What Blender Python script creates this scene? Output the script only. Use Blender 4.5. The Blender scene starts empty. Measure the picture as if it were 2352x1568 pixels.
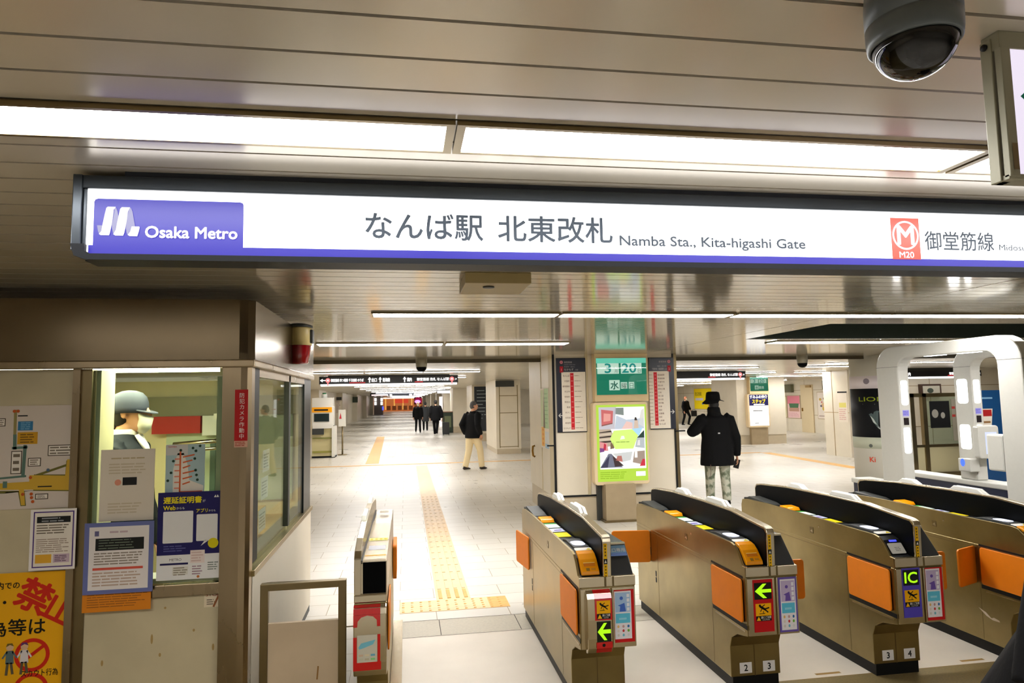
import bpy, bmesh, math, random
from mathutils import Vector, Matrix

random.seed(7)
S = bpy.context.scene
COL = S.collection
PI = math.pi

# ------------------------------------------------------------------ camera, world, exposure
def setup_camera():
    yaw, pitch, roll = -0.159225, 0.086317, -0.018537
    cy, sy = math.cos(yaw), math.sin(yaw)
    right = Vector((cy, sy, 0)); fwd = Vector((-sy, cy, 0)); up = Vector((0, 0, 1))
    f2 = fwd * math.cos(pitch) + up * math.sin(pitch)
    u2 = up * math.cos(pitch) - fwd * math.sin(pitch)
    r3 = right * math.cos(roll) + u2 * math.sin(roll)
    u3 = u2 * math.cos(roll) - right * math.sin(roll)
    cam = bpy.data.cameras.new('camera')
    cam.sensor_fit = 'HORIZONTAL'; cam.sensor_width = 36.0
    cam.lens = 1526.4 / 2352 * 36.0
    cam.clip_start = 0.02; cam.clip_end = 400
    co = bpy.data.objects.new('camera', cam); COL.objects.link(co)
    b = -f2
    co.matrix_world = Matrix(((r3.x, u3.x, b.x, 0), (r3.y, u3.y, b.y, 0), (r3.z, u3.z, b.z, 1.75), (0, 0, 0, 1)))
    S.camera = co
setup_camera()
w = bpy.data.worlds.new('world'); S.world = w; w.use_nodes = True
bg = w.node_tree.nodes['Background']
bg.inputs[0].default_value = (1.0, 0.9, 0.72, 1); bg.inputs[1].default_value = 0.0
S.view_settings.view_transform = 'Standard'
S.view_settings.look = 'None'
S.view_settings.gamma = 1.0
S.view_settings.use_curve_mapping = False
S.view_settings.exposure = 0.0
STRIP = 46.0          # luminance of the ceiling strips
STRIP_NEAR = 26.0      # the diffuser trough nearest the camera
c = S.cycles
c.use_denoising = True
c.max_bounces = 9; c.diffuse_bounces = 5; c.glossy_bounces = 5; c.transmission_bounces = 6; c.transparent_max_bounces = 10
c.caustics_reflective = False; c.caustics_refractive = False
c.sample_clamp_indirect = 6.0
ZC = 2.38             # ceiling height

# ------------------------------------------------------------------ materials
def lin(v):
    v /= 255.0
    return v / 12.92 if v <= 0.04045 else ((v + 0.055) / 1.055) ** 2.4
def rgb(t):
    return (lin(t[0]), lin(t[1]), lin(t[2]), 1.0)
_M = {}
def mat(name, col, rough=0.5, metal=0.0, spec=0.5, var=0.0, vscale=6.0, bump=0.0, bscale=60.0, coat=0.0, aniso=None):
    if name in _M: return _M[name]
    m = bpy.data.materials.new(name); m.use_nodes = True
    nt = m.node_tree; p = nt.nodes['Principled BSDF']
    p.inputs['Base Color'].default_value = rgb(col)
    p.inputs['Roughness'].default_value = rough
    p.inputs['Metallic'].default_value = metal
    p.inputs['Specular IOR Level'].default_value = spec
    if coat: p.inputs['Coat Weight'].default_value = coat; p.inputs['Coat Roughness'].default_value = 0.05
    if var > 0 or bump > 0 or aniso:
        tc = nt.nodes.new('ShaderNodeTexCoord')
    if var > 0:
        n = nt.nodes.new('ShaderNodeTexNoise'); n.inputs['Scale'].default_value = vscale; n.inputs['Detail'].default_value = 6
        mp = nt.nodes.new('ShaderNodeMapping')
        if aniso: mp.inputs['Scale'].default_value = aniso
        nt.links.new(tc.outputs['Object'], mp.inputs[0]); nt.links.new(mp.outputs[0], n.inputs[0])
        hs = nt.nodes.new('ShaderNodeMapRange'); hs.inputs[1].default_value = 0.3; hs.inputs[2].default_value = 0.7
        hs.inputs[3].default_value = 1 - var; hs.inputs[4].default_value = 1 + var
        nt.links.new(n.outputs['Fac'], hs.inputs[0])
        hv = nt.nodes.new('ShaderNodeHueSaturation'); hv.inputs['Color'].default_value = rgb(col)
        nt.links.new(hs.outputs[0], hv.inputs['Value']); nt.links.new(hv.outputs[0], p.inputs['Base Color'])
        rr = nt.nodes.new('ShaderNodeMapRange'); rr.inputs[3].default_value = max(0.02, rough * (1 - var)); rr.inputs[4].default_value = min(1, rough * (1 + var))
        nt.links.new(n.outputs['Fac'], rr.inputs[0]); nt.links.new(rr.outputs[0], p.inputs['Roughness'])
    if bump > 0:
        n2 = nt.nodes.new('ShaderNodeTexNoise'); n2.inputs['Scale'].default_value = bscale
        nt.links.new(tc.outputs['Object'], n2.inputs[0])
        b = nt.nodes.new('ShaderNodeBump'); b.inputs['Strength'].default_value = bump; b.inputs['Distance'].default_value = 0.01
        nt.links.new(n2.outputs['Fac'], b.inputs['Height']); nt.links.new(b.outputs[0], p.inputs['Normal'])
    _M[name] = m
    return m
def emi(name, col, strength, base=None):
    if name in _M: return _M[name]
    m = bpy.data.materials.new(name); m.use_nodes = True
    p = m.node_tree.nodes['Principled BSDF']
    p.inputs['Base Color'].default_value = rgb(base or col)
    p.inputs['Roughness'].default_value = 0.35
    p.inputs['Emission Color'].default_value = rgb(col)
    p.inputs['Emission Strength'].default_value = strength
    _M[name] = m
    return m
def glass(name, tint=(235, 245, 238), gloss=1.0):
    if name in _M: return _M[name]
    m = bpy.data.materials.new(name); m.use_nodes = True
    nt = m.node_tree; nt.nodes.clear()
    o = nt.nodes.new('ShaderNodeOutputMaterial'); mx = nt.nodes.new('ShaderNodeMixShader')
    t = nt.nodes.new('ShaderNodeBsdfTransparent'); t.inputs[0].default_value = rgb(tint)
    g = nt.nodes.new('ShaderNodeBsdfGlossy'); g.inputs['Roughness'].default_value = 0.02
    fr = nt.nodes.new('ShaderNodeFresnel'); fr.inputs[0].default_value = 1.45
    ml = nt.nodes.new('ShaderNodeMath'); ml.operation = 'MULTIPLY'; ml.inputs[1].default_value = gloss
    nt.links.new(fr.outputs[0], ml.inputs[0]); nt.links.new(ml.outputs[0], mx.inputs[0])
    nt.links.new(t.outputs[0], mx.inputs[1]); nt.links.new(g.outputs[0], mx.inputs[2]); nt.links.new(mx.outputs[0], o.inputs[0])
    _M[name] = m
    return m
def P(col, rough=0.55):                      # printed ink / paper / plastic of a plain colour
    return mat('ink_%02x%02x%02x_%d' % (*col, int(rough * 100)), col, rough, spec=0.3)
def E(col, s):                               # backlit film of a colour
    return emi('lit_%02x%02x%02x_%d' % (*col, int(s * 100)), col, s, tuple(int(v * 0.45) for v in col))

STEEL = mat('brushed_steel', (160, 144, 102), 0.3, 1.0, var=0.12, vscale=5, bump=0.02, bscale=400, aniso=(1, 1, 1))
STEEL_D = mat('dull_steel', (136, 120, 88), 0.36, 1.0, var=0.15, vscale=3)
STEEL_B = mat('bright_steel', (208, 196, 172), 0.22, 1.0, var=0.06)
BLACKG = mat('black_glass', (4, 5, 6), 0.45, 0, 0.06)
BLACK = mat('black_plastic', (12, 13, 14), 0.5, spec=0.3)
DGREY = mat('dark_grey_plastic', (52, 54, 52), 0.5, var=0.08, vscale=40)
NAVY = mat('dark_navy_metal', (38, 46, 58), 0.3, 0.2, var=0.05)
ORANGE = mat('orange_flap', (240, 132, 10), 0.5, var=0.03, vscale=20)
ORANGE_S = mat('orange_tray', (250, 160, 10), 0.22)
CREAM = mat('cream_panel', (226, 216, 196), 0.4, var=0.03, vscale=3)
BEIGE = mat('beige_panel', (200, 186, 150), 0.45, var=0.08, vscale=4)
WHITEP = mat('white_plastic', (226, 224, 216), 0.35)
WHITEG = mat('grey_white_metal', (205, 202, 192), 0.4, var=0.02, vscale=60, bump=0.05, bscale=500)
PAPER = mat('paper', (236, 226, 210), 0.7, var=0.02, vscale=30)
CEIL = mat('ceiling_panel', (206, 196, 178), 0.22, 0.3, 1.0, var=0.05, vscale=1.5, bump=0.012, bscale=2.2)
CEIL_F = mat('far_slat_panel', (204, 194, 172), 0.1, 0.25, 0.9, var=0.05, vscale=1.5, bump=0.006, bscale=2.2)
CEIL_G = mat('ceiling_groove', (52, 42, 26), 0.6)
GLASS = glass('window_glass')
LAMP = emi('strip_diffuser', (252, 250, 248), STRIP)
LAMP_N = emi('near_strip_diffuser', (252, 251, 250), STRIP_NEAR)

# ------------------------------------------------------------------ mesh builder
def frame_ny(y0, x0=0, z0=0):      # a flat face seen from -Y: u = +X, v = +Z, n = -Y
    return Matrix(((1, 0, 0, x0), (0, 0, -1, y0), (0, 1, 0, z0), (0, 0, 0, 1)))
def frame_nx(x0, y0=0, z0=0):      # seen from -X: u = -Y, v = +Z, n = -X
    return Matrix(((0, 0, -1, x0), (-1, 0, 0, y0), (0, 1, 0, z0), (0, 0, 0, 1)))
def frame_px(x0, y0=0, z0=0):      # seen from +X: u = +Y, v = +Z, n = +X
    return Matrix(((0, 0, 1, x0), (1, 0, 0, y0), (0, 1, 0, z0), (0, 0, 0, 1)))
def frame_axes(o, u, v):
    u = Vector(u).normalized(); v = Vector(v); v = (v - u * v.dot(u)).normalized(); n = u.cross(v)
    return Matrix(((u.x, v.x, n.x, o[0]), (u.y, v.y, n.y, o[1]), (u.z, v.z, n.z, o[2]), (0, 0, 0, 1)))
I4 = Matrix.Identity(4)
_txt = {}
def text_mesh(s, bold):
    k = (s, bold)
    if k not in _txt:
        cu = bpy.data.curves.new('t', 'FONT'); cu.body = s; cu.size = 1.0; cu.resolution_u = 3
        o = bpy.data.objects.new('t', cu); COL.objects.link(o)
        bpy.context.view_layer.update()
        me = bpy.data.meshes.new_from_object(o)
        vs = [tuple(v.co) for v in me.vertices]; fs = [tuple(p.vertices) for p in me.polygons]
        bpy.data.objects.remove(o); bpy.data.curves.remove(cu); bpy.data.meshes.remove(me)
        _txt[k] = (vs, fs)
    return _txt[k]
class MB:
    def __init__(s, M=None):
        s.v = []; s.f = []; s.fm = []; s.sm = []; s.mats = []; s.M = M or I4
    def mi(s, m):
        if m not in s.mats: s.mats.append(m)
        return s.mats.index(m)
    def add(s, vs, fs, m, smooth=False):
        b = len(s.v); i = s.mi(m)
        s.v += [s.M @ Vector(p) for p in vs]
        for f in fs:
            s.f.append([b + k for k in f]); s.fm.append(i); s.sm.append(smooth)
        return s
    def box(s, x0, x1, y0, y1, z0, z1, m):
        vs = [(x, y, z) for x in (x0, x1) for y in (y0, y1) for z in (z0, z1)]
        return s.add(vs, [(0, 1, 3, 2), (4, 6, 7, 5), (0, 4, 5, 1), (2, 3, 7, 6), (0, 2, 6, 4), (1, 5, 7, 3)], m)
    def rect(s, u0, v0, u1, v1, m, n=0.001):
        return s.add([(u0, v0, n), (u1, v0, n), (u1, v1, n), (u0, v1, n)], [(0, 1, 2, 3)], m)
    def plate(s, u0, v0, u1, v1, m, n0=0.0, n1=0.004, r=0.0, seg=5):
        pts = rrect(u0, v0, u1, v1, r, seg)
        k = len(pts)
        vs = [(p[0], p[1], n0) for p in pts] + [(p[0], p[1], n1) for p in pts]
        fs = [tuple(range(k, 2 * k)), tuple(reversed(range(k)))] + [(i, (i + 1) % k, k + (i + 1) % k, k + i) for i in range(k)]
        return s.add(vs, fs, m)
    def poly(s, pts, m, n=0.001):
        return s.add([(p[0], p[1], n) for p in pts], [tuple(range(len(pts)))], m)
    def disc(s, cu, cv, r, m, n=0.001, seg=24, ry=None):
        ry = ry or r
        return s.poly([(cu + r * math.cos(2 * PI * i / seg), cv + ry * math.sin(2 * PI * i / seg)) for i in range(seg)], m, n)
    def ring(s, cu, cv, r0, r1, m, n=0.001, seg=32, ar=1.0):
        vs = []; fs = []
        for i in range(seg):
            a = 2 * PI * i / seg
            vs += [(cu + r0 * math.cos(a), cv + ar * r0 * math.sin(a), n), (cu + r1 * math.cos(a), cv + ar * r1 * math.sin(a), n)]
        for i in range(seg):
            j = (i + 1) % seg
            fs.append((2 * i, 2 * i + 1, 2 * j + 1, 2 * j))
        return s.add(vs, fs, m)
    def line(s, p, q, w, m, n=0.001):
        p = Vector(p); q = Vector(q); d = (q - p).normalized() * (w / 2); e = Vector((-d.y, d.x))
        return s.poly([p - d + -e, q + d - e, q + d + e, p - d + e], m, n)
    def text(s, t, u, v, h, m, n=0.0015, w=None, bold=0.0, align='L', rot=0.0):
        # h = em size; w = fit the ink width; u = left edge of the ink (or its centre / right)
        vs, fs = text_mesh(t, 0)
        if not vs: return s
        x0 = min(p[0] for p in vs); x1 = max(p[0] for p in vs)
        sx = h if w is None else w / max(1e-6, x1 - x0)
        W = (x1 - x0) * sx
        off = {'L': 0, 'C': -W / 2, 'R': -W}[align]
        ca, sa = math.cos(rot), math.sin(rot)
        offs = [(0, 0)] if bold <= 0 else [(bold * q, bold * r) for q, r in ((-1, 0), (1, 0), (0, -1), (0, 1), (-.7, -.7), (.7, .7), (-.7, .7), (.7, -.7))]
        for qi, (q, r) in enumerate(offs): s._text1([(p[0] + q * (h / max(sx, 1e-6)) * 0.9, p[1] + r) for p in vs], fs, x0, off, sx, h, u, v, rot, n + qi * 2.5e-5, m)
        return s
    def _text1(s, vs, fs, x0, off, sx, h, u, v, rot, n, m):
        out = []; ca, sa = math.cos(rot), math.sin(rot)
        for p in vs:
            a = off + (p[0] - x0) * sx; b = p[1] * h
            out.append((u + a * ca - b * sa, v + a * sa + b * ca, n))
        return s.add(out, fs, m)
    def lines(s, u0, u1, v1, v0, k, m, n=0.0015, hh=0.45, jag=0.25):   # k rows of small print
        st = (v1 - v0) / k
        for i in range(k):
            e = u1 - (u1 - u0) * random.random() * jag
            v = v1 - st * (i + 0.5)
            x = u0
            while x < e - 0.3 * st:
                L = st * (1.5 + 4 * random.random()); L = min(L, e - x)
                s.rect(x, v - st * hh / 2, x + L, v + st * hh / 2, m, n); x += L + st * 0.35
        return s
    def prism(s, pts, a, b, m, axis='x'):      # 2D polygon extruded along an axis
        k = len(pts)
        def P3(p, t):
            return {'x': (t, p[0], p[1]), 'y': (p[0], t, p[1]), 'z': (p[0], p[1], t)}[axis]
        vs = [P3(p, a) for p in pts] + [P3(p, b) for p in pts]
        fs = [tuple(range(k)), tuple(reversed(range(k, 2 * k)))] + [(i, k + i, k + (i + 1) % k, (i + 1) % k) for i in range(k)]
        return s.add(vs, fs, m)
    def lathe(s, prof, m, c=(0, 0, 0), seg=24, smooth=True, axis='z'):
        vs = []; fs = []; k = len(prof)
        for i in range(seg):
            a = 2 * PI * i / seg
            for r, z in prof:
                q = (r * math.cos(a), r * math.sin(a), z)
                if axis == 'y': q = (q[0], q[2], q[1])
                if axis == 'x': q = (q[2], q[0], q[1])
                vs.append((c[0] + q[0], c[1] + q[1], c[2] + q[2]))
        for i in range(seg):
            j = (i + 1) % seg
            for t in range(k - 1):
                fs.append((i * k + t, j * k + t, j * k + t + 1, i * k + t + 1))
        return s.add(vs, fs, m, smooth)
    def loft(s, pts, m, seg=10, cap=True, smooth=True, side=None):
        # pts: (centre, ra, rb[, yaw]) rings; ra across `side`, rb along the other normal
        vs = []; fs = []
        n = len(pts)
        C = [Vector(p[0]) for p in pts]
        sd = Vector(side) if side else None
        for i in range(n):
            t = (C[min(i + 1, n - 1)] - C[max(i - 1, 0)])
            t = t.normalized() if t.length > 1e-9 else Vector((0, 0, 1))
            a = sd if sd else (Vector((1, 0, 0)) if abs(t.x) < 0.8 else Vector((0, 1, 0)))
            a = (a - t * a.dot(t)).normalized(); b = t.cross(a)
            for k in range(seg):
                th = 2 * PI * k / seg
                vs.append(C[i] + a * (pts[i][1] * math.cos(th)) + b * (pts[i][2] * math.sin(th)))
        for i in range(n - 1):
            for k in range(seg):
                l = (k + 1) % seg
                fs.append((i * seg + k, i * seg + l, (i + 1) * seg + l, (i + 1) * seg + k))
        if cap:
            fs.append(tuple(reversed(range(seg)))); fs.append(tuple((n - 1) * seg + k for k in range(seg)))
        return s.add(vs, fs, m, smooth)
    def tube(s, path, r, m, seg=8):
        return s.loft([(p, r, r) for p in path], m, seg)
    def ball(s, c, rx, ry, rz, m, seg=14, rings=8):
        vs = []; fs = []
        for i in range(rings + 1):
            th = PI * i / rings
            for k in range(seg):
                a = 2 * PI * k / seg
                vs.append((c[0] + rx * math.sin(th) * math.cos(a), c[1] + ry * math.sin(th) * math.sin(a), c[2] - rz * math.cos(th)))
        for i in range(rings):
            for k in range(seg):
                l = (k + 1) % seg
                fs.append((i * seg + k, i * seg + l, (i + 1) * seg + l, (i + 1) * seg + k))
        return s.add(vs, fs, m, True)
    def build(s, name, parent=None, bevel=0.0, remesh=0.0, smooth_it=0, solid=0.0):
        org = Vector((0, 0, 0)); q = parent
        while q is not None:
            org += Vector(q.location); q = q.parent
        me = bpy.data.meshes.new(name)
        me.from_pydata([tuple(v - org) for v in s.v], [], s.f)
        for m in s.mats: me.materials.append(m)
        me.polygons.foreach_set('material_index', s.fm)
        me.polygons.foreach_set('use_smooth', s.sm)
        bm = bmesh.new(); bm.from_mesh(me)
        bmesh.ops.remove_doubles(bm, verts=bm.verts, dist=1e-6) if remesh == 0 and len(s.v) < 20000 and not _flat(s) else None
        if not _flat(s): bmesh.ops.recalc_face_normals(bm, faces=bm.faces)
        bm.to_mesh(me); bm.free()
        o = bpy.data.objects.new(name, me); COL.objects.link(o)
        if bevel:
            b = o.modifiers.new('bevel', 'BEVEL'); b.width = bevel; b.segments = 2; b.limit_method = 'ANGLE'; b.angle_limit = math.radians(40)
        if remesh:
            r = o.modifiers.new('r', 'REMESH'); r.mode = 'VOXEL'; r.voxel_size = remesh; r.use_smooth_shade = True
            if smooth_it:
                q = o.modifiers.new('s', 'SMOOTH'); q.iterations = smooth_it; q.factor = 0.5
            bpy.context.view_layer.update()
            dg = bpy.context.evaluated_depsgraph_get()
            nm = bpy.data.meshes.new_from_object(o.evaluated_get(dg))
            o.modifiers.clear(); old = o.data; o.data = nm; bpy.data.meshes.remove(old); nm.name = name
            nm.materials.clear(); nm.materials.append(s.mats[0])
        if parent is not None: o.parent = parent
        return o
def _flat(s):
    return getattr(s, 'flat', False)
def flat(M):
    b = MB(M); b.flat = True
    return b
def rrect(u0, v0, u1, v1, r, seg=5):
    if r <= 0: return [(u0, v0), (u1, v0), (u1, v1), (u0, v1)]
    out = []
    for cx, cy, a0 in ((u1 - r, v0 + r, -PI / 2), (u1 - r, v1 - r, 0), (u0 + r, v1 - r, PI / 2), (u0 + r, v0 + r, PI)):
        for i in range(seg + 1):
            a = a0 + PI / 2 * i / seg
            out.append((cx + r * math.cos(a), cy + r * math.sin(a)))
    return out
def thing(name, label, cat, loc=(0, 0, 0), group=None):
    o = bpy.data.objects.new(name, None); COL.objects.link(o)
    o.location = loc; o.empty_display_size = 0.1
    return tag(o, label, cat, group)
def tag(o, label, cat, group=None):
    o['label'] = label; o['category'] = cat
    if group: o['group'] = group
    return o
def struct(o):
    o['kind'] = 'structure'
    return o
def copy_tree(o, parent=None):
    n = o.copy(); COL.objects.link(n)
    if parent is not None: n.parent = parent
    for ch in list(o.children): copy_tree(ch, n)
    return n
ORD = ['first', 'second', 'third', 'fourth', 'fifth', 'sixth', 'seventh', 'eighth']
# ------------------------------------------------------------------ floor
def tile_floor_mat():
    m = bpy.data.materials.new('stone_tile_floor'); m.use_nodes = True
    nt = m.node_tree; p = nt.nodes['Principled BSDF']
    tc = nt.nodes.new('ShaderNodeTexCoord')
    mp = nt.nodes.new('ShaderNodeMapping'); mp.inputs['Location'].default_value = (0.06, -5.53, 0)
    br = nt.nodes.new('ShaderNodeTexBrick')
    br.inputs['Color1'].default_value = rgb((220, 215, 205)); br.inputs['Color2'].default_value = rgb((213, 208, 198)); br.inputs['Mortar'].default_value = rgb((150, 132, 100))
    br.inputs['Scale'].default_value = 1.0; br.inputs['Mortar Size'].default_value = 0.0035; br.inputs['Mortar Smooth'].default_value = 0.3
    br.inputs['Brick Width'].default_value = 0.6; br.inputs['Row Height'].default_value = 0.3
    nz = nt.nodes.new('ShaderNodeTexNoise'); nz.inputs['Scale'].default_value = 1.1; nz.inputs['Detail'].default_value = 8
    hv = nt.nodes.new('ShaderNodeHueSaturation'); mr = nt.nodes.new('ShaderNodeMapRange')
    mr.inputs[1].default_value = 0.3; mr.inputs[2].default_value = 0.7; mr.inputs[3].default_value = 0.93; mr.inputs[4].default_value = 1.05
    L = nt.links.new
    L(tc.outputs['Object'], mp.inputs[0]); L(mp.outputs[0], br.inputs[0]); L(tc.outputs['Object'], nz.inputs[0])
    L(nz.outputs['Fac'], mr.inputs[0]); L(mr.outputs[0], hv.inputs['Value']); L(br.outputs['Color'], hv.inputs['Color']); L(hv.outputs[0], p.inputs['Base Color'])
    rr = nt.nodes.new('ShaderNodeMapRange'); rr.inputs[3].default_value = 0.2; rr.inputs[4].default_value = 0.42
    L(nz.outputs['Fac'], rr.inputs[0]); L(rr.outputs[0], p.inputs['Roughness'])
    return m
TILE = tile_floor_mat()
GRANITE = mat('dark_terrazzo', (128, 112, 74), 0.4, var=0.28, vscale=90)
BAND = mat('granite_band', (190, 182, 164), 0.42, var=0.08, vscale=50)
VINYL = mat('white_gate_floor', (228, 218, 202), 0.28, var=0.05, vscale=2.5)
b = MB(); b.box(-5.5, 20, -6, 1.6, -0.1, 0, TILE); b.box(-5.5, 20, 1.6, 3.92, -0.1, 0.0, GRANITE); b.box(-5.5, -0.36, 3.92, 5.5, -0.1, 0, TILE)  # unseen tile behind the camera is kept pale to brighten the near ceiling
b.box(-0.36, 20, 3.92, 5.16, -0.1, 0.0, VINYL); b.box(-0.36, 20, 5.16, 5.53, -0.1, 0, BAND)
b.box(-5.5, 20, 5.53, 135, -0.1, 0, TILE)
struct(b.build('floor'))
# joints in the granite band
b = flat(I4)
for x in (0.25, 0.86, 1.46, 2.66, 3.86): b.rect(x, 5.17, x + 0.006, 5.52, CEIL_G, 0.0008)
b.rect(-0.36, 5.526, 9, 5.533, CEIL_G, 0.0008); b.rect(-0.36, 5.157, 9, 5.163, CEIL_G, 0.0008)
b.rect(-5, 3.915, 12, 3.925, P((150, 128, 84)), 0.0008)
for x in (2.52, 3.55): b.rect(x, 3.96, x + 0.17, 3.985, P((160, 128, 70)), 0.0008)
o = struct(b.build('trim_1'))
# tactile paving
TACT = mat('tactile_tile', (238, 206, 160), 0.45, var=0.1, vscale=8)
TACTD = mat('tactile_ochre', (222, 172, 98), 0.5, var=0.1, vscale=20)
b = MB()
def dot(bb, x, y, r, m): bb.lathe([(r, 0.0), (r * 0.8, 0.004), (0.0, 0.005)], m, (x, y, 0.003), 8)
def tac_bar(bb, x, y0, y1, m): bb.box(x - 0.016, x + 0.016, y0, y1, 0.003, 0.008, m)
b.box(0.258, 0.558, 6.052, 18.4, 0.0, 0.003, TACT)
for i in range(41):
    y0 = 6.06 + i * 0.3
    if y0 > 12.6: break
    for k in range(4): tac_bar(b, 0.296 + k * 0.075, y0 + 0.02, y0 + 0.28, TACTD if i == 0 else TACT)
for i in range(12):
    for j in range(5):
        x = -0.03 + i * 0.075
        dot(b, x, 5.77 + j * 0.06, 0.013, TACTD if (i > 7 or j % 2 == 0) else TACT)
b.box(-0.06, 0.865, 5.74, 6.05, 0, 0.003, TACT)
b.box(0.70, 0.865, 5.742, 6.048, 0.003, 0.0036, TACTD)
tag(b.build('tactile_paving'), 'cream and ochre tactile guide strip running away behind the left ticket gates', 'paving')
b = MB(); b.box(-2.6, 6.4, 18.82, 19.02, 0, 0.003, TACTD)
tag(b.build('tactile_paving'), 'ochre tactile line crossing the concourse beyond the walking man in pale trousers', 'paving')
b = MB(); b.prism([(-1.14, 19.4), (-0.77, 19.4), (-1.06, 34), (-1.43, 34)], 0, 0.003, TACTD, 'z')
tag(b.build('tactile_paving'), 'faint ochre guide strip at the left of the long corridor', 'paving')
b = MB(); b.prism([(10.2, 14.2), (10.5, 14.2), (10.85, 18.8), (10.55, 18.8)], 0, 0.003, TACTD, 'z'); b.box(7.0, 10.6, 18.8, 19.0, 0, 0.003, TACTD)
tag(b.build('tactile_paving'), 'ochre guide line on the floor in front of the far posters at right', 'paving')

# ------------------------------------------------------------------ ceiling
b = MB(); G0 = 1.06; PI_ = 0.1305; gw = 0.009
y = G0 - 54 * PI_
SEAMX = 3.46; RX0, RX1, RY0, RY1 = 3.83, 12.0, 5.6, 7.0
while y < 10.3:
    ya, yb = y + gw / 2, y + PI_ - gw / 2
    segs = [(-5.5, SEAMX - 0.006), (SEAMX + 0.006, 20.0)]
    if yb > RY0 and ya < RY1: segs = [(-5.5, SEAMX - 0.006), (SEAMX + 0.006, RX0), (RX1, 20.0)]
    for xa, xb in segs: b.box(xa, xb, ya, yb, ZC, ZC + 0.012, CEIL if yb < 2.9 else CEIL_F)
    y += PI_
b.box(-5.5, 20, -6, RY0, ZC + 0.012, ZC + 0.05, CEIL_G); b.box(-5.5, 20, RY1, 10.35, ZC + 0.012, ZC + 0.05, CEIL_G)
b.box(-5.5, RX0, RY0, RY1, ZC + 0.012, ZC + 0.05, CEIL_G); b.box(RX1, 20, RY0, RY1, ZC + 0.012, ZC + 0.05, CEIL_G)
struct(b.build('ceiling'))
VAULT = mat('dark_green_recess', (58, 66, 58), 0.35, 0.3, var=0.1)
b = MB(); b.box(RX0, RX1, RY0, RY1, ZC + 0.3, ZC + 0.33, VAULT); b.box(RX0, RX1, RY1 - 0.02, RY1, ZC, ZC + 0.3, VAULT); b.box(RX0, RX1, RY0, RY0 + 0.02, ZC + 0.014, ZC + 0.3, VAULT)
b.box(RX0, RX0 + 0.02, RY0, RY1, ZC + 0.014, ZC + 0.3, VAULT); b.box(RX1 - 0.02, RX1, RY0, RY1, ZC + 0.014, ZC + 0.3, VAULT)
b.box(RX0 + 0.3, RX1, 6.3, 6.34, ZC + 0.1, ZC + 0.14, STEEL_D)
struct(b.build('ceiling'))
CEIL2 = mat('far_ceiling_panel', (206, 198, 180), 0.2, 0.1, 0.6, var=0.04, vscale=1.2)
b = MB()
y = 10.36
while y < 60:
    b.box(-5.5, 20, y + 0.006, y + 0.594, ZC + 0.0, ZC + 0.02, CEIL2); y += 0.6
b.box(-5.5, 20, y, 135, ZC, ZC + 0.02, CEIL2); b.box(-5.5, 20, 10.36, 135, ZC + 0.02, ZC + 0.06, CEIL_G)
struct(b.build('ceiling'))
b = MB(); b.box(-5.5, 20, 10.30, 10.36, ZC - 0.055, ZC + 0.05, mat('dark_trim', (74, 66, 48), 0.4, 0.3))
struct(b.build('trim_2'))
# ------------------------------------------------------------------ outer walls
WALL = mat('wall_panel', (226, 217, 198), 0.3, var=0.04, vscale=2)
def wall_lines(bb, u0, u1, step, v=(0.78, 1.9)):
    JM = P((150, 128, 84))
    u = u0
    while u < u1: bb.rect(u, 0.0, u + 0.015, ZC, JM, 0.003); u += step
    for vv in v: bb.rect(u0, vv, u1, vv + 0.015, JM, 0.003)
b = MB(); b.box(-5.5, -4.7, 6.2, 135, 0, ZC, WALL); b.box(-5.5, -5.3, -6, 6.2, 0, ZC, WALL)
for y in (34.5, 47, 61, 75, 90): b.box(-4.7, -4.3, y, y + 3.0, 0, ZC, WALL)
struct(b.build('wall_left'))
b = MB(); b.box(-5.5, 20, -6.2, -6, 0, ZC, mat('rear_wall', (214, 208, 196), 0.35, var=0.06)); struct(b.build('wall_back'))
b = MB(); b.box(19.6, 20, -6, 16.5, 0, ZC, WALL); struct(b.build('wall_right'))
b = MB(); b.box(18, 18.4, 17.6, 46, 0, ZC, WALL)
f = flat(frame_nx(18.0)); wall_lines(f, -46, -24, 1.5)
wr = struct(b.build('wall_right')); struct(f.build('trim_3'))
b = MB(); b.box(11.9, 20, 16.5, 17.6, 0, ZC, WALL); struct(b.build('wall_right'))
f = flat(frame_ny(16.5)); wall_lines(f, 12.0, 20, 1.2); f.M = frame_nx(11.9); f.rect(-17.2, 0, -17.17, ZC, P((150, 128, 84)), 0.003); f.rect(-17.6, 1.2, -16.5, 1.215, P((170, 140, 90)), 0.003); struct(f.build('trim_4'))
b = MB(); b.box(4.2, 18.4, 46, 46.4, 0, ZC, WALL); struct(b.build('wall_far'))
b = MB(); b.box(-5.5, 8, 134, 134.3, 0, ZC, WALL); struct(b.build('wall_end'))
b = MB(); b.box(4.8, 5.2, 46.4, 134, 0, ZC, WALL); struct(b.build('wall_right'))

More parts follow.
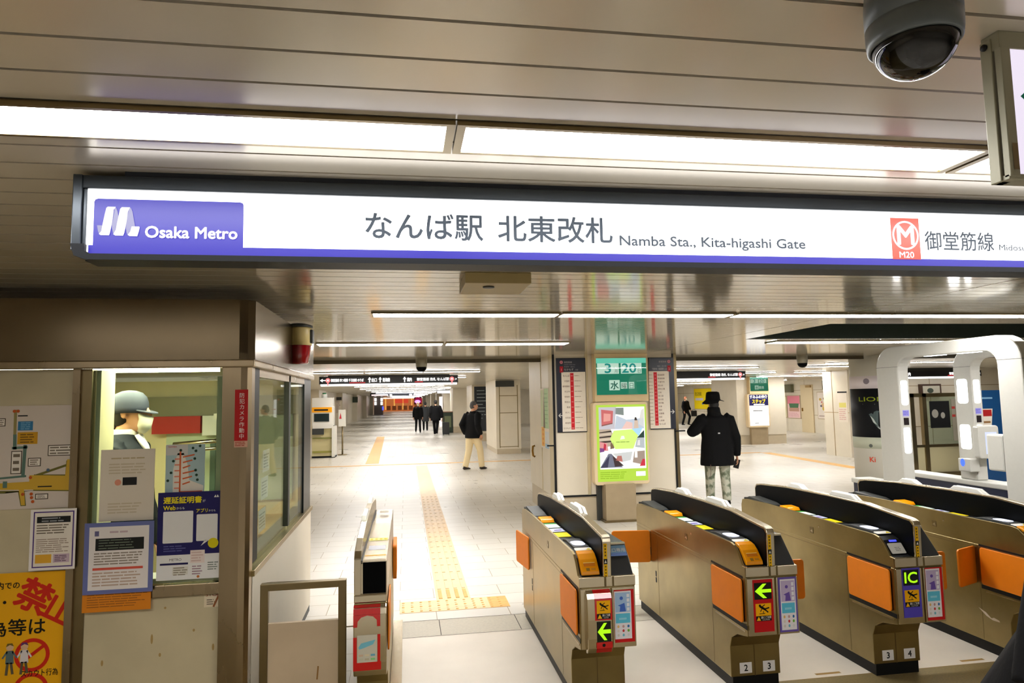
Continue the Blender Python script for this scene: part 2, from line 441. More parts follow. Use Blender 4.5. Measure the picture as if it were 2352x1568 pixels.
# ------------------------------------------------------------------ ceiling strip lights: every unit a thing
def strip(x0, x1, y0, y1, label, lamp, group, frame=0.02, drop=0.012, trough=False):
    t = thing('ceiling_light', label, 'light', ((x0 + x1) / 2, (y0 + y1) / 2, ZC), group)
    h = MB(); zb = ZC - drop
    h.box(x0, x1, y0, y0 + frame, zb, ZC, STEEL_D); h.box(x0, x1, y1 - frame, y1, zb, ZC, STEEL_D)
    e_ = 0.02 if lamp is LAMP_N else 0.012
    h.box(x0, x0 + e_, y0 + frame, y1 - frame, zb, ZC, STEEL_D); h.box(x1 - e_, x1, y0 + frame, y1 - frame, zb, ZC, STEEL_D)
    h.build('housing', t)
    d = MB(); d.box(x0 + e_, x1 - e_, y0 + frame, y1 - frame, ZC - drop * (0.6 if lamp is LAMP_N else 1.2), ZC - 0.001, lamp); d.build('diffuser', t)
    return t
GN = 'strip lights of the trough above the station sign'
for k, (xa, xb) in enumerate(((-2.70, -1.30), (-1.29, 0.114), (0.118, 1.512), (1.524, 2.92))):
    lab = ('bright ceiling trough light beyond the left edge of the frame',
           'bright trough light above the blue end of the station sign',
           'longest-looking bright trough light above the middle of the station sign',
           'short visible end of trough light beside the hanging arrow sign')[k]
    t = strip(xa, xb, 1.452, 1.63, lab, LAMP_N, GN, 0.012)
    if k >= 2:
        q = flat(Matrix(((1, 0, 0, xa + 0.03), (0, -1, 0, 1.605), (0, 0, -1, ZC - 0.0075), (0, 0, 0, 1))))
        ink = P((170, 150, 120))
        q.lines(0.0, 0.055, 0.05, 0.0, 6, ink, 0.0008, 0.3, 0.1); q.build('rating_label', t); q = flat(q.M); q.lines(0.075, 0.12, 0.045, 0.004, 5, ink, 0.0008, 0.3, 0.1)
        q.build('rating_label', t)
GA = 'strip lights of the row beyond the station sign'
for k, xa in enumerate((-0.24, 1.145, 2.545, 3.885, 5.21, 6.55)):
    strip(xa, xa + 1.33 + (0.04 if k < 2 else 0), 4.74, 4.955, '%s ceiling strip along the row just below the station sign' % ORD[k], LAMP, GA, 0.03)
GB = 'strip lights of the row in front of the main pillar'
for k, (xa, xb) in enumerate(((-0.945, 0.41), (0.435, 1.83))):
    strip(xa, xb, 7.25, 7.54, 'ceiling strip of the pair before the dome camera, %s' % ('end by the beacon' if k == 0 else 'end by the main pillar'), LAMP, GB, 0.03)
for k, (xa, xb) in enumerate(((4.35, 5.7), (5.72, 7.08), (7.1, 8.46))):
    strip(xa, xb, 7.25, 7.54, '%s ceiling strip counted from the pillar, behind the dark ceiling recess' % ORD[k], LAMP, GB, 0.03)
GC = 'strip lights in the far concourse'
def far_strip(x0, x1, y, label): return strip(x0, x1, y - 0.1, y + 0.1, label, LAMP, GC, 0.02, 0.02)
for r, y in enumerate((14.4, 17.9, 21.2, 24.7, 28.2)):
    for k in range(3):
        far_strip(-2.1 + 1.24 * k, -2.1 + 1.24 * k + 1.22, y, '%s strip along the %s corridor light row past the ceiling beam' % (ORD[k], ORD[r]))
for r, y in enumerate((14.0, 17.5, 21.2)):
    for k, xa in enumerate((5.4, 6.64, 9.1) if r == 0 else ((7.9, 9.14, 11.0) if r == 1 else (9.2, 11.9, 13.2))):
        far_strip(xa, xa + 1.22, y, '%s strip along the %s light row between main pillar and far posters' % (ORD[k], ORD[r]))
for r, y in enumerate((33, 38, 44, 50, 58, 68, 80, 95, 112)):
    far_strip(-2.2, 2.2, y, 'distant corridor ceiling strip, %s row beyond the pair of walkers' % (ORD + ['ninth'])[r])
for r, y in enumerate((27, 32, 38)):
    far_strip(8.5, 16.5, y, '%s long ceiling strip before the yellow poster wall' % ORD[r])
for k, (xa, y) in enumerate(((-2.7, -1.9), (0.2, -1.9), (-4.0, -1.9), (1.8, -1.9), (3.2, -1.9), (4.6, -1.9))):  # out-of-view strips added behind the camera to supply illumination
    strip(xa, xa + 1.39, y, y + 0.18, '%s unseen ceiling strip added behind the viewer as extra light for the gates' % ORD[k], LAMP_N, 'added unseen strip lights behind the camera', 0.012)
for k, (xa, y) in enumerate(((9.0, 12.5), (11, 12.5), (13.5, 12.5), (10, 9.0))):
    strip(xa, xa + 1.39, y, y + 0.2, '%s ceiling strip over the glass enclosure behind the white scanner arches' % ORD[k], LAMP, GC, 0.02)
# ------------------------------------------------------------------ the long station sign
SY = 1.88
t = thing('station_sign', 'long dark-framed illuminated white and blue station name sign hung across the ceiling', 'sign', (0.9, SY + 0.1, ZC))
FR = mat('sign_frame', (62, 68, 74), 0.28, 0.6, var=0.05)
FRD = mat('sign_frame_dark', (10, 13, 18), 0.5, spec=0.2)
b = MB()
b.box(-0.868, 2.8, SY, SY + 0.09, 2.33, 2.366, FR)          # top rail
b.box(-0.868, -0.845, SY - 0.006, SY + 0.09, 2.16, 2.366, FR)
b.box(-0.845, -0.836, SY + 0.002, SY + 0.02, 2.178, 2.33, FR)
b.box(2.78, 2.8, SY - 0.006, SY + 0.09, 2.16, 2.366, FR)
b.build('frame', t, 0.003)
b = MB()
b.prism([(-0.868, 2.178), (-0.858, 2.146), (-0.83, 2.136), (2.8, 2.136), (2.8, 2.152), (-0.82, 2.152), (-0.834, 2.16), (-0.834, 2.178)], SY - 0.008, SY + 0.016, FRD, 'y')
b.box(-0.84, 2.8, SY + 0.016, SY + 0.09, 2.136, 2.15, FRD)
b.build('bottom_rail', t)
b = MB(); b.box(-0.84, 2.78, SY + 0.03, SY + 0.088, 2.152, 2.33, FRD); b.build('back_box', t)
b = MB(); b.box(-0.745, 2.75, SY + 0.006, SY + 0.085, 2.366, ZC + 0.005, mat('sign_mount', (20, 26, 38), 0.6)); b.build('mounting_rail', t)
BLUE = emi('sign_blue', (48, 38, 212), 0.6, (20, 16, 84)); WHT = emi('sign_white', (255, 254, 252), 2.5, (170, 170, 170)); INK = P((56, 66, 78)); RED = E((232, 76, 52), 1.0)
b = flat(frame_ny(SY + 0.008))
b.rect(-0.836, 2.15, 2.78, 2.331, WHT, 0.0)
b.rect(-0.83, 2.152, 2.78, 2.1775, BLUE, 0.001)
pts = [(-0.819, 2.17), (-0.4395, 2.17)] + rrect(-0.819, 2.1, -0.4395, 2.304, 0.009)[6:18]
b.poly([(-0.819, 2.170), (-0.4395, 2.170), (-0.4395, 2.295), (-0.4415, 2.301), (-0.4485, 2.304), (-0.81, 2.304), (-0.8165, 2.301), (-0.819, 2.295)], BLUE, 0.0012)
LF = b.build('lit_face', t)
b = flat(frame_ny(SY + 0.005))
# ribbon mark: two slanting folds with shaded backs
WL = emi('mark_white', (252, 250, 255), 1.0, (60, 60, 60)); WS = emi('mark_shade', (176, 174, 226), 0.62, (50, 50, 70))
def rb(px, py): return (-0.8205 + (px - 183) * 0.0001954 * 1.06, 2.2985 - (py - 190) * 0.000203)
b.poly([rb(*p) for p in ((438, 272), (458, 285), (475, 330), (487, 390), (470, 470), (445, 600), (415, 560), (412, 510), (430, 400))], WS, 0.0)
b.poly([rb(*p) for p in ((412, 510), (418, 570), (430, 620), (448, 650), (470, 655), (490, 560), (487, 390))], WS, 0.0001)
b.poly([rb(*p) for p in ((610, 272), (635, 285), (655, 330), (680, 470), (690, 528), (640, 600), (600, 640), (580, 560), (585, 470))], WS, 0.0)
b.poly([rb(*p) for p in ((580, 540), (590, 610), (605, 645), (625, 660), (660, 600), (650, 528))], WS, 0.0001)
b.poly([rb(*p) for p in ((236, 524), (300, 524), (290, 640), (265, 640), (250, 600))], WS, 0.0)
b.poly([rb(*p) for p in ((358, 272), (455, 272), (430, 310), (425, 400), (412, 510), (395, 620), (385, 656), (285, 656), (262, 640), (290, 600), (300, 524), (325, 370), (340, 290))], WL, 0.0005)
b.poly([rb(*p) for p in ((525, 274), (625, 274), (600, 330), (590, 450), (578, 540), (565, 620), (552, 658), (460, 658), (432, 640), (462, 580), (475, 480), (492, 380), (505, 300))], WL, 0.0005)
b.poly([rb(*p) for p in ((650, 530), (742, 530), (748, 545), (738, 600), (722, 662), (630, 662), (605, 645), (635, 600))], WL, 0.0005)
b.text('Osaka Metro', -0.689, 2.2005, 0.044, WL, 0.0006, 0.234, 0.032)
b.build('brand_lettering', LF); b = flat(frame_ny(SY + 0.005))
b.text('なんば駅', -0.110, 2.2155, 0.083, INK, 0.0006, 0.333, 0.016)
b.build('station_name', LF); b = flat(frame_ny(SY + 0.005))
b.text('北東改札', 0.268, 2.2155, 0.083, INK, 0.0006, 0.345, 0.016)
b.build('gate_name', LF); b = flat(frame_ny(SY + 0.005))
b.text('Namba Sta., Kita-higashi Gate', 0.636, 2.2035, 0.0425, INK, 0.0006, 0.606, 0.02)
b.build('station_name_latin', LF); b = flat(frame_ny(SY + 0.005))
b.rect(1.546, 2.175, 1.649, 2.3105, RED, 0.0004)
b.ring(1.598, 2.2535, 0.0412, 0.0478, WL, 0.0008)
b.text('M', 1.598, 2.2245, 0.088, WL, 0.0008, 0.058, 0.03, 'C')
b.text('M20', 1.5975, 2.1805, 0.0275, WL, 0.0008, 0.052, 0.03, 'C')
b.build('line_badge', LF); b = flat(frame_ny(SY + 0.005))
b.text('御堂筋線', 1.667, 2.2125, 0.067, INK, 0.0006, 0.256, 0.01)
b.text('Midosuji Line', 1.942, 2.2105, 0.028, INK, 0.0006, 0.19, 0.008)
b.build('line_name', LF)

# ------------------------------------------------------------------ hanging arrow sign at the right edge
t = thing('hanging_sign', 'cream-framed lit hanging sign with green arrow beside the big dome camera', 'sign', (1.5, 0.97, ZC))
CF = mat('sign_cream_frame', (150, 146, 124), 0.4, 0.2, var=0.05)
b = MB(); b.box(1.03, 1.95, 0.967, 1.003, 2.112, 2.122, CF); b.box(1.03, 1.95, 0.967, 1.003, 2.348, ZC, CF); b.box(1.03, 1.049, 0.964, 0.978, 2.116, 2.35, CF); b.box(1.027, 1.049, 0.981, 1.003, 2.112, 2.372, CF); b.box(1.93, 1.95, 0.964, 1.003, 2.12, 2.35, CF)
b.build('frame', t, 0.0015)
b = MB(); b.box(1.049, 1.93, 0.969, 1.0, 2.122, 2.348, E((236, 226, 244), 1.0)); LP = b.build('lit_panel', t)
b = flat(frame_ny(0.9685)); g = P((20, 150, 120)); b.poly([(1.066, 2.262), (1.11, 2.225), (1.11, 2.25), (1.2, 2.25), (1.2, 2.274), (1.11, 2.274), (1.11, 2.3)], g, 0.0005); b.build('arrow', LP)
b = MB(); b.lathe([(0.006, 0.0), (0.006, -0.004), (0, -0.004)], BLACK, (1.0265, 0.992, 2.360), 12, axis='x'); b.build('bolt', t)
b = flat(frame_ny(0.9635)); b.rect(1.036, 2.128, 1.047, 2.175, P((120, 100, 70)), 0.0003); b.build('maker_label', t)

# ------------------------------------------------------------------ near dome camera
DX, DY = 0.79, 0.885
t = thing('dome_camera', 'big grey ceiling dome security camera with dark smoked bubble beside the hanging arrow sign', 'camera', (DX, DY, ZC))
DG = mat('camera_grey', (92, 98, 100), 0.35, 0.1)
b = MB(); b.lathe([(0.0, 0), (0.066, 0), (0.068, -0.02), (0.0678, -0.052), (0.0668, -0.0525), (0.0668, -0.0545), (0.0678, -0.055), (0.067, -0.078), (0.0655, -0.089), (0.0615, -0.091), (0.06, -0.086)], DG, (DX, DY, ZC), 48); b.build('housing', t)
sm = glass('smoked_dome', (120, 124, 130), 1.6)
b = MB(); b.lathe([(0.06 * math.cos(a), -0.086 - 0.056 * math.sin(a)) for a in [PI / 2 * i / 10 for i in range(11)]], sm, (DX, DY, ZC), 40); b.build('bubble', t)
b = MB(); b.ball((DX, DY, ZC - 0.09), 0.054, 0.054, 0.03, BLACK); b.box(DX - 0.036, DX - 0.016, DY - 0.024, DY + 0.008, ZC - 0.126, ZC - 0.09, BLACK); b.lathe([(0.0, 0), (0.016, 0), (0.018, 0.03), (0, 0.03)], BLACK, (DX + 0.008, DY - 0.036, ZC - 0.11), 16, axis='y'); b.build('lens_unit', t)
def small_dome(x, y, lab):
    t = thing('dome_camera', lab, 'camera', (x, y, ZC), 'small dome cameras on the ceiling')
    b = MB(); b.lathe([(0.0, 0), (0.085, 0), (0.085, -0.1), (0.078, -0.13)], mat('silver_camera', (150, 146, 132), 0.3, 0.5), (x, y, ZC), 20); b.build('housing', t)
    b = MB(); b.lathe([(0.078 * math.cos(a), -0.13 - 0.075 * math.sin(a)) for a in [PI / 2 * i / 6 for i in range(7)]], BLACKG, (x, y, ZC), 20); b.build('bubble', t)
small_dome(0.23, 10.0, 'small silver dome camera on the ceiling edge above the corridor walkers')
small_dome(6.45, 10.05, 'small silver dome camera on the ceiling edge above the man in the bucket hat')

# ------------------------------------------------------------------ ceiling box under the sign
t = thing('smoke_damper_box', 'beige box on the ceiling just below the middle of the station sign', 'ceiling box', (0.46, 3.5, ZC))
BX = mat('box_beige', (178, 160, 112), 0.5, var=0.04)
b = MB(); b.box(0.292, 0.625, 3.24, 3.6, ZC - 0.055, ZC, BX); b.build('casing', t, 0.004)
b = MB(); b.lathe([(0, 0), (0.03, 0), (0.03, -0.006), (0, -0.006)], DGREY, (0.42, 3.34, ZC - 0.055), 16); b.build('sensor', t)

# ------------------------------------------------------------------ ticket office booth
BXR = -0.81; BY0, BY1 = 3.73, 6.0
t = thing('ticket_office_booth', 'steel-framed station staff booth with windows beside the narrow gate', 'booth', (-2.0, 4.8, 0))
ST2 = mat('booth_steel', (158, 140, 112), 0.28, 1.0, var=0.14, vscale=4, bump=0.015, bscale=300, aniso=(1, 1, 0.2))
FAS = mat('booth_fascia_steel', (118, 104, 82), 0.24, 1.0, var=0.1, vscale=2, bump=0.03, bscale=3)
b = MB(); b.prism([(-4.7, 3.69), (-0.87, 3.69), (-0.83, 3.705), (-0.80, 3.74), (-0.80, 6.02), (-4.7, 6.02)], 1.985, 2.305, FAS, 'z'); b.build('fascia', t)
b = MB(); b.box(-4.7, -0.79, 3.68, 3.74, 1.945, 1.985, ST2); b.box(-0.85, -0.79, 3.74, 6.02, 1.945, 1.985, ST2); b.build('header_rail', t, 0.006)
b = MB(); b.prism([(-0.955, 3.75), (-0.955, 3.705), (-0.86, 3.695), (-0.83, 3.705), (-0.812, 3.73), (-0.812, 3.80), (-0.86, 3.80)], 0.0, 1.945, ST2, 'z'); b.build('corner_post', t)
b = MB(); b.box(-1.685, -1.65, 3.72, 3.77, 0, 1.945, ST2); b.box(-1.65, -1.60, 3.735, 3.79, 0, 1.945, STEEL_D); b.build('mullion', t)
b = MB(); b.box(-0.852, -0.815, 3.80, 3.93, 0.90, 1.945, BLACK); b.box(-0.85, -0.815, 4.90, 4.96, 0.90, 1.945, DGREY); b.box(-0.86, -0.815, 5.62, 5.98, 0.86, 1.945, mat('black_frame', (14, 20, 30), 0.3)); b.box(-0.85, -0.815, 3.93, 5.62, 1.90, 1.945, ST2)
b.build('side_window_frame', t)
b = MB(); b.box(-0.86, -0.795, 3.78, 6.0, 0.84, 0.872, STEEL); b.box(-0.95, -0.86, 3.9, 5.95, 0.85, 0.88, STEEL_D); b.build('side_sill', t, 0.003)
b = MB(); b.box(-0.86, -0.81, 3.80, 6.0, 0.06, 0.84, CREAM); b.box(-4.7, -0.955, 3.74, 3.78, 0.0, 0.775, BEIGE); b.box(-4.7, -1.685, 3.75, 3.79, 0.775, 1.945, BEIGE); b.build('lower_panels', t)
b = MB(); b.box(-0.85, -0.815, 3.80, 6.0, 0.0, 0.06, DGREY); b.build('skirting', t)
b = MB(); b.box(-1.60, -0.955, 3.725, 3.775, 0.775, 0.835, ST2); b.build('front_sill', t, 0.003)
b = MB(); b.box(-1.60, -0.955, 3.752, 3.757, 0.835, 1.94, GLASS); b.build('window_pane', t)
b = MB(); b.box(-0.838, -0.833, 3.93, 4.92, 0.872, 1.90, glass('side_glass', (240, 246, 240), 0.4)); b.build('window_pane', t)
b = MB(); b.box(-0.828, -0.823, 4.95, 5.62, 0.872, 1.90, glass('side_glass', (240, 246, 240), 0.4)); b.build('window_pane', t)
# inner shell
INW = mat('booth_inner_wall', (232, 218, 176), 0.5, var=0.04)
b = MB(); b.box(-4.7, -0.86, 5.94, 6.0, 0.0, 1.95, INW); b.box(-2.62, -2.58, 3.79, 5.94, 0, 1.95, INW); b.box(-4.7, -0.86, 3.79, 5.95, 2.0, 2.04, INW); b.box(-2.6, -0.86, 3.79, 5.94, 0.0, 0.14, DGREY)
b.box(-1.598, -1.575, 3.78, 3.95, 0.83, 1.94, INW); b.box(-1.0, -0.955, 3.78, 3.81, 0.83, 1.90, INW); b.box(-0.955, -0.87, 3.79, 3.81, 0.83, 1.94, INW)
b.build('inner_walls', t)
b = MB(); b.box(-2.58, -0.9, 5.86, 5.94, 1.66, 1.82, mat('pelmet', (120, 116, 84), 0.4)); b.build('pelmet', t)
GR = mat('green_glass', (150, 178, 150), 0.15)
b = MB(); b.box(-1.95, -0.95, 5.90, 5.945, 0.95, 1.66, mat('back_window', (186, 200, 176), 0.2)); b.build('back_window', t)
b = MB()
for x in (-1.78, -1.6, -1.42): b.box(x, x + 0.04, 5.87, 5.90, 0.95, 1.45, mat('green_bar', (66, 92, 80), 0.4))
b.build('back_window_bars', t)
b = MB(); b.box(-2.58, -0.88, 3.86, 4.0, 0.80, 0.84, WHITEP); b.box(-2.0, -0.88, 5.2, 5.85, 0.80, 0.84, mat('counter_wood', (206, 176, 118), 0.45)); b.build('counter', t)
b = MB(); b.box(-0.93, -0.905, 5.5, 5.525, 0.84, 1.9, WHITEP); b.build('white_pipe', t)
tl = thing('booth_lamp', 'glowing ceiling lamp inside the staff booth', 'light', (-1.8, 4.2, 2.0))
b = MB(); b.box(-2.4, -1.15, 3.95, 4.4, 1.955, 1.995, emi('booth_lamp_glow', (255, 246, 214), 28.0)); b.build('diffuser', tl)
b = MB(); b.box(-2.42, -1.13, 3.93, 4.42, 1.98, 1.999, WHITEP); b.build('housing', tl)
# fittings seen inside
o = MB().box(-2.03, -1.66, 5.80, 5.85, 1.52, 1.66, P((178, 34, 26))).build('notice_board'); tag(o, 'red board inside the booth behind the cap peak', 'board')
o = MB().box(-1.645, -1.46, 5.80, 5.85, 1.50, 1.66, P((238, 238, 228))).build('notice_board'); tag(o, 'white board inside the booth next to the red board', 'board')
t2 = thing('wall_monitor', 'chrome bar shelf inside the booth at the height of the mask', 'shelf', (-1.6, 5.5, 1.45))
b = MB(); b.loft([((-1.75, 5.45, 1.452), 0.018, 0.018), ((-1.32, 5.45, 1.48), 0.018, 0.018)], STEEL_B, 10); b.loft([((-1.75, 5.45, 1.40), 0.014, 0.014), ((-1.30, 5.45, 1.425), 0.014, 0.014)], STEEL_B, 10); b.build('rail', t2); t2.name = 'wall_rail'
b = MB(); b.box(-1.33, -1.24, 5.42, 5.48, 1.37, 1.50, P((222, 216, 236))); b.build('end_bracket', t2)
t2 = thing('desk_lamp', 'tall brown bottle with yellow and white top inside the booth window', 'bottle', (-1.42, 5.3, 1.4))
b = MB(); b.lathe([(0.0, 0), (0.035, 0), (0.035, 0.16), (0.0, 0.16)], P((104, 82, 40)), (-1.42, 5.5, 1.48), 14); b.build('body', t2); t2.name = 'bottle'
b = MB(); b.box(-1.47, -1.37, 5.47, 5.53, 1.635, 1.68, P((240, 236, 220))); b.lathe([(0, 0), (0.02, 0), (0.02, 0.03), (0, 0.03)], P((240, 200, 40)), (-1.42, 5.47, 1.645), 12); b.build('cap', t2)
t2 = thing('wall_telephone', 'dark hanging handset on the booth wall behind the staff member', 'telephone', (-2.5, 5.4, 1.5))
b = MB(); b.ball((-2.53, 5.5, 1.52), 0.07, 0.09, 0.09, BLACK); b.build('body', t2); b = MB(); b.tube([(-2.53, 5.45, 1.75), (-2.52, 5.44, 1.6), (-2.5, 5.5, 1.5), (-2.52, 5.47, 1.3), (-2.53, 5.46, 1.05)], 0.018, P((130, 96, 50)), 8); b.build('cord', t2)
o = MB().box(-1.6, -1.1, 5.25, 5.6, 0.84, 0.95, P((222, 180, 96))).build('document_tray'); tag(o, 'tan tray of papers on the booth counter behind the side window', 'tray')
for k, (y0, z0, cc) in enumerate(((4.1, 1.0, (240, 240, 232)), (4.16, 1.18, (232, 236, 226)), (4.2, 1.34, (238, 236, 230)))):
    f = flat(frame_px(-0.846)); f.rect(y0, z0, y0 + 0.2, z0 + 0.13, P(cc), 0.0); f.lines(y0 + 0.02, y0 + 0.18, z0 + 0.11, z0 + 0.02, 5, P((150, 150, 140)), 0.001)
    tag(f.build('notice'), 'white notice taped inside the booth side window, %s of the three' % ('lowest', 'middle one', 'topmost')[k], 'notice', 'notices inside the side window')

# ------------------------------------------------------------------ papers on the booth front (each its own thing)
def sheet(name, label, cat, y, u0, v0, u1, v1, col, draw=None, group=None, thick=0.0015, tilt=0.0, more=()):
    M = frame_ny(y) if not tilt else frame_ny(y) @ Matrix.Translation((u0, v0, 0)) @ Matrix.Rotation(tilt, 4, 'Z') @ Matrix.Translation((-u0, -v0, 0))
    t = thing(name, label, cat, (u0, y, v0), group)
    b = MB(M); b.plate(u0, v0, u1, v1, col, -thick, 0.0); pb = b.build('paper', t)
    if draw:
        f = flat(M); draw(f); f.build('print', pb)
    for nm, dr in more:
        f = flat(M); dr(f); f.build(nm, pb)
    return t
TXT = P((120, 106, 88)); DK = P((24, 24, 22)); PUR = P((86, 62, 128))
def d_map(f):
    Y_ = P((210, 168, 52)); OL = P((110, 104, 40)); GN_ = P((92, 120, 104)); RD = P((190, 84, 20))
    f.poly([(-2.05, 1.325), (-1.99, 1.325), (-1.985, 1.332), (-1.86, 1.335), (-1.86, 1.415), (-1.715, 1.41), (-1.712, 1.48), (-1.685, 1.48), (-1.692, 1.325), (-1.90, 1.335), (-1.89, 1.26), (-1.915, 1.26), (-1.93, 1.335), (-2.05, 1.34)], OL, 0.0006)
    f.poly([(-2.05, 1.375), (-1.88, 1.38), (-1.88, 1.412), (-1.715, 1.404), (-1.708, 1.486), (-1.692, 1.486), (-1.696, 1.331), (-1.902, 1.341), (-1.895, 1.264), (-1.912, 1.264), (-1.926, 1.341), (-2.05, 1.345)], Y_, 0.001)
    f.poly([(-1.86, 1.412), (-1.712, 1.462), (-1.712, 1.45), (-1.835, 1.408)], OL, 0.0009)
    f.line((-1.957, 1.735), (-1.955, 1.57), 0.014, P((150, 136, 80)), 0.0006)
    f.line((-1.955, 1.61), (-1.953, 1.55), 0.016, GN_, 0.0007); f.line((-1.96, 1.55), (-1.90, 1.552), 0.012, GN_, 0.0007); f.line((-1.906, 1.556), (-1.91, 1.41), 0.016, GN_, 0.0007); f.line((-2.05, 1.398), (-1.90, 1.408), 0.01, GN_, 0.0011)
    f.rect(-1.943, 1.637, -1.874, 1.683, P((52, 118, 160)), 0.0008); f.rect(-1.943, 1.568, -1.85, 1.628, P((206, 150, 16)), 0.0008)
    f.lines(-1.93, -1.885, 1.68, 1.64, 4, P((120, 170, 200)), 0.0012); f.lines(-1.93, -1.86, 1.622, 1.572, 4, P((120, 84, 10)), 0.0012)
    for u0, v0, u1, v1 in ((-1.80, 1.505, -1.68, 1.56), (-1.89, 1.455, -1.83, 1.498), (-1.968, 1.42, -1.918, 1.535), (-1.85, 1.29, -1.79, 1.318), (-2.04, 1.66, -2.0, 1.7)):
        f.rect(u0, v0, u1, v1, P((70, 58, 40)), 0.0006); f.rect(u0 + 0.004, v0 + 0.004, u1 - 0.004, v1 - 0.004, PAPER, 0.0009); f.lines(u0 + 0.01, u1 - 0.008, v1 - 0.006, v0 + 0.006, 3, TXT, 0.0012)
    f.rect(-1.945, 1.708, -1.90, 1.714, DK, 0.0008); f.rect(-1.84, 1.35, -1.775, 1.356, DK, 0.0012)
    for u, v in ((-1.962, 1.735), (-1.945, 1.735), (-1.875, 1.40), (-1.907, 1.318), (-1.868, 1.318), (-1.866, 1.30), (-1.86, 1.28)): f.disc(u, v, 0.008, RD, 0.0013, 12)
    f.disc(-1.795, 1.435, 0.008, P((80, 100, 120)), 0.0013, 12); f.rect(-2.0, 1.352, -1.98, 1.385, GN_, 0.0012)
sheet('wall_map', 'large pale station map with yellow corridors on the booth wall', 'map', 3.7455, -2.35, 1.245, -1.687, 1.762, P((214, 200, 184)), d_map)
def d_n1(f):
    f.rect(-1.838, 0.958, -1.652, 1.232, PUR, 0.0004); f.rect(-1.832, 0.964, -1.658, 1.226, PAPER, 0.0008)
    f.rect(-1.822, 1.176, -1.668, 1.207, DK, 0.0012); f.lines(-1.8, -1.69, 1.205, 1.178, 2, P((150, 150, 150)), 0.0016)
    f.lines(-1.822, -1.668, 1.17, 1.12, 4, TXT, 0.0012); f.lines(-1.822, -1.668, 1.1, 1.03, 7, P((170, 150, 130)), 0.0012)
    f.rect(-1.824, 0.98, -1.75, 1.022, P((226, 170, 50)), 0.0012); f.rect(-1.742, 0.98, -1.668, 1.022, P((204, 178, 190)), 0.0012); f.lines(-1.735, -1.675, 1.018, 0.984, 4, P((110, 84, 100)), 0.0016)
sheet('notice', 'purple-bordered white notice below the pale station map', 'notice', 3.716, -1.852, 0.945, -1.642, 1.243, P((240, 232, 224)), d_n1)
def d_yel(f):
    R_ = P((206, 38, 12)); K = P((22, 18, 6))
    f.text('禁', -1.925, 0.80, 0.165, R_, 0.0008, None, 0.03, 'L', -0.5); f.text('止', -1.805, 0.735, 0.17, R_, 0.0009, None, 0.02, 'L', -0.5)
def d_yel2(f):
    R_ = P((206, 38, 12)); K = P((22, 18, 6))
    f.text('内での', -2.0, 0.862, 0.036, K, 0.0012, None, 0.02)
def d_yel4(f):
    K = P((22, 18, 6)); f.disc(-1.963, 0.795, 0.008, K, 0.0012, 12)
def d_yel5(f):
    K = P((22, 18, 6))
    f.text('為等は', -2.03, 0.64, 0.085, K, 0.0012, 0.255, 0.015)
def d_yel3(f):
    R_ = P((206, 38, 12)); K = P((22, 18, 6))
    f.ring(-1.83, 0.535, 0.062, 0.08, R_, 0.0008); f.line((-1.88, 0.50), (-1.78, 0.575), 0.016, R_, 0.0009)
    f.ring(-1.83, 0.37, 0.062, 0.08, R_, 0.0008); f.text('スカウト行為', -1.875, 0.435, 0.036, K, 0.0012, 0.165, 0.01)
    # two small drawn people
    for u, hc, cc in ((-1.93, (120, 96, 30), (90, 110, 110)), (-1.865, (90, 50, 100), (220, 210, 206))):
        f.disc(u, 0.578, 0.017, P((220, 180, 140)), 0.0012, 16); f.poly([(u - 0.018, 0.58), (u - 0.012, 0.597), (u + 0.01, 0.598), (u + 0.018, 0.582), (u, 0.59)], P(hc), 0.0016)
        f.poly([(u - 0.016, 0.562), (u + 0.016, 0.562), (u + 0.02, 0.50), (u - 0.018, 0.50)], P(cc), 0.0012)
        f.line((u - 0.008, 0.50), (u - 0.012, 0.452), 0.012, P((96, 84, 60)), 0.0012); f.line((u + 0.008, 0.50), (u + 0.015, 0.456), 0.012, P((96, 84, 60)), 0.0012)
        f.line((u + 0.014, 0.555), (u + 0.03, 0.53), 0.008, P(cc), 0.0012); f.line((u - 0.014, 0.555), (u - 0.03, 0.53), 0.008, P(cc), 0.0012)
sheet('warning_poster', 'yellow warning poster with slanting red characters below the purple-bordered notice', 'poster', 3.7385, -2.4, 0.07, -1.687, 0.935, P((238, 172, 8)), d_yel, more=(('black_lettering', d_yel2), ('black_lettering', d_yel4), ('black_lettering', d_yel5), ('pictogram', d_yel3)))
def d_white(f):
    f.lines(-1.50, -1.34, 1.49, 1.475, 1, P((190, 170, 130)), 0.0006); f.lines(-1.51, -1.33, 1.46, 1.40, 4, P((206, 190, 160)), 0.0006); f.lines(-1.51, -1.33, 1.26, 1.2, 4, P((206, 190, 160)), 0.0006)
    f.rect(-1.443, 1.345, -1.375, 1.385, DK, 0.0006); f.disc(-1.465, 1.36, 0.016, P((226, 150, 120)), 0.0006, 12)
sheet('notice', 'plain white sheet hung inside the booth window in front of the staff member', 'notice', 3.745, -1.55, 1.165, -1.29, 1.528, P((226, 214, 194)), d_white)
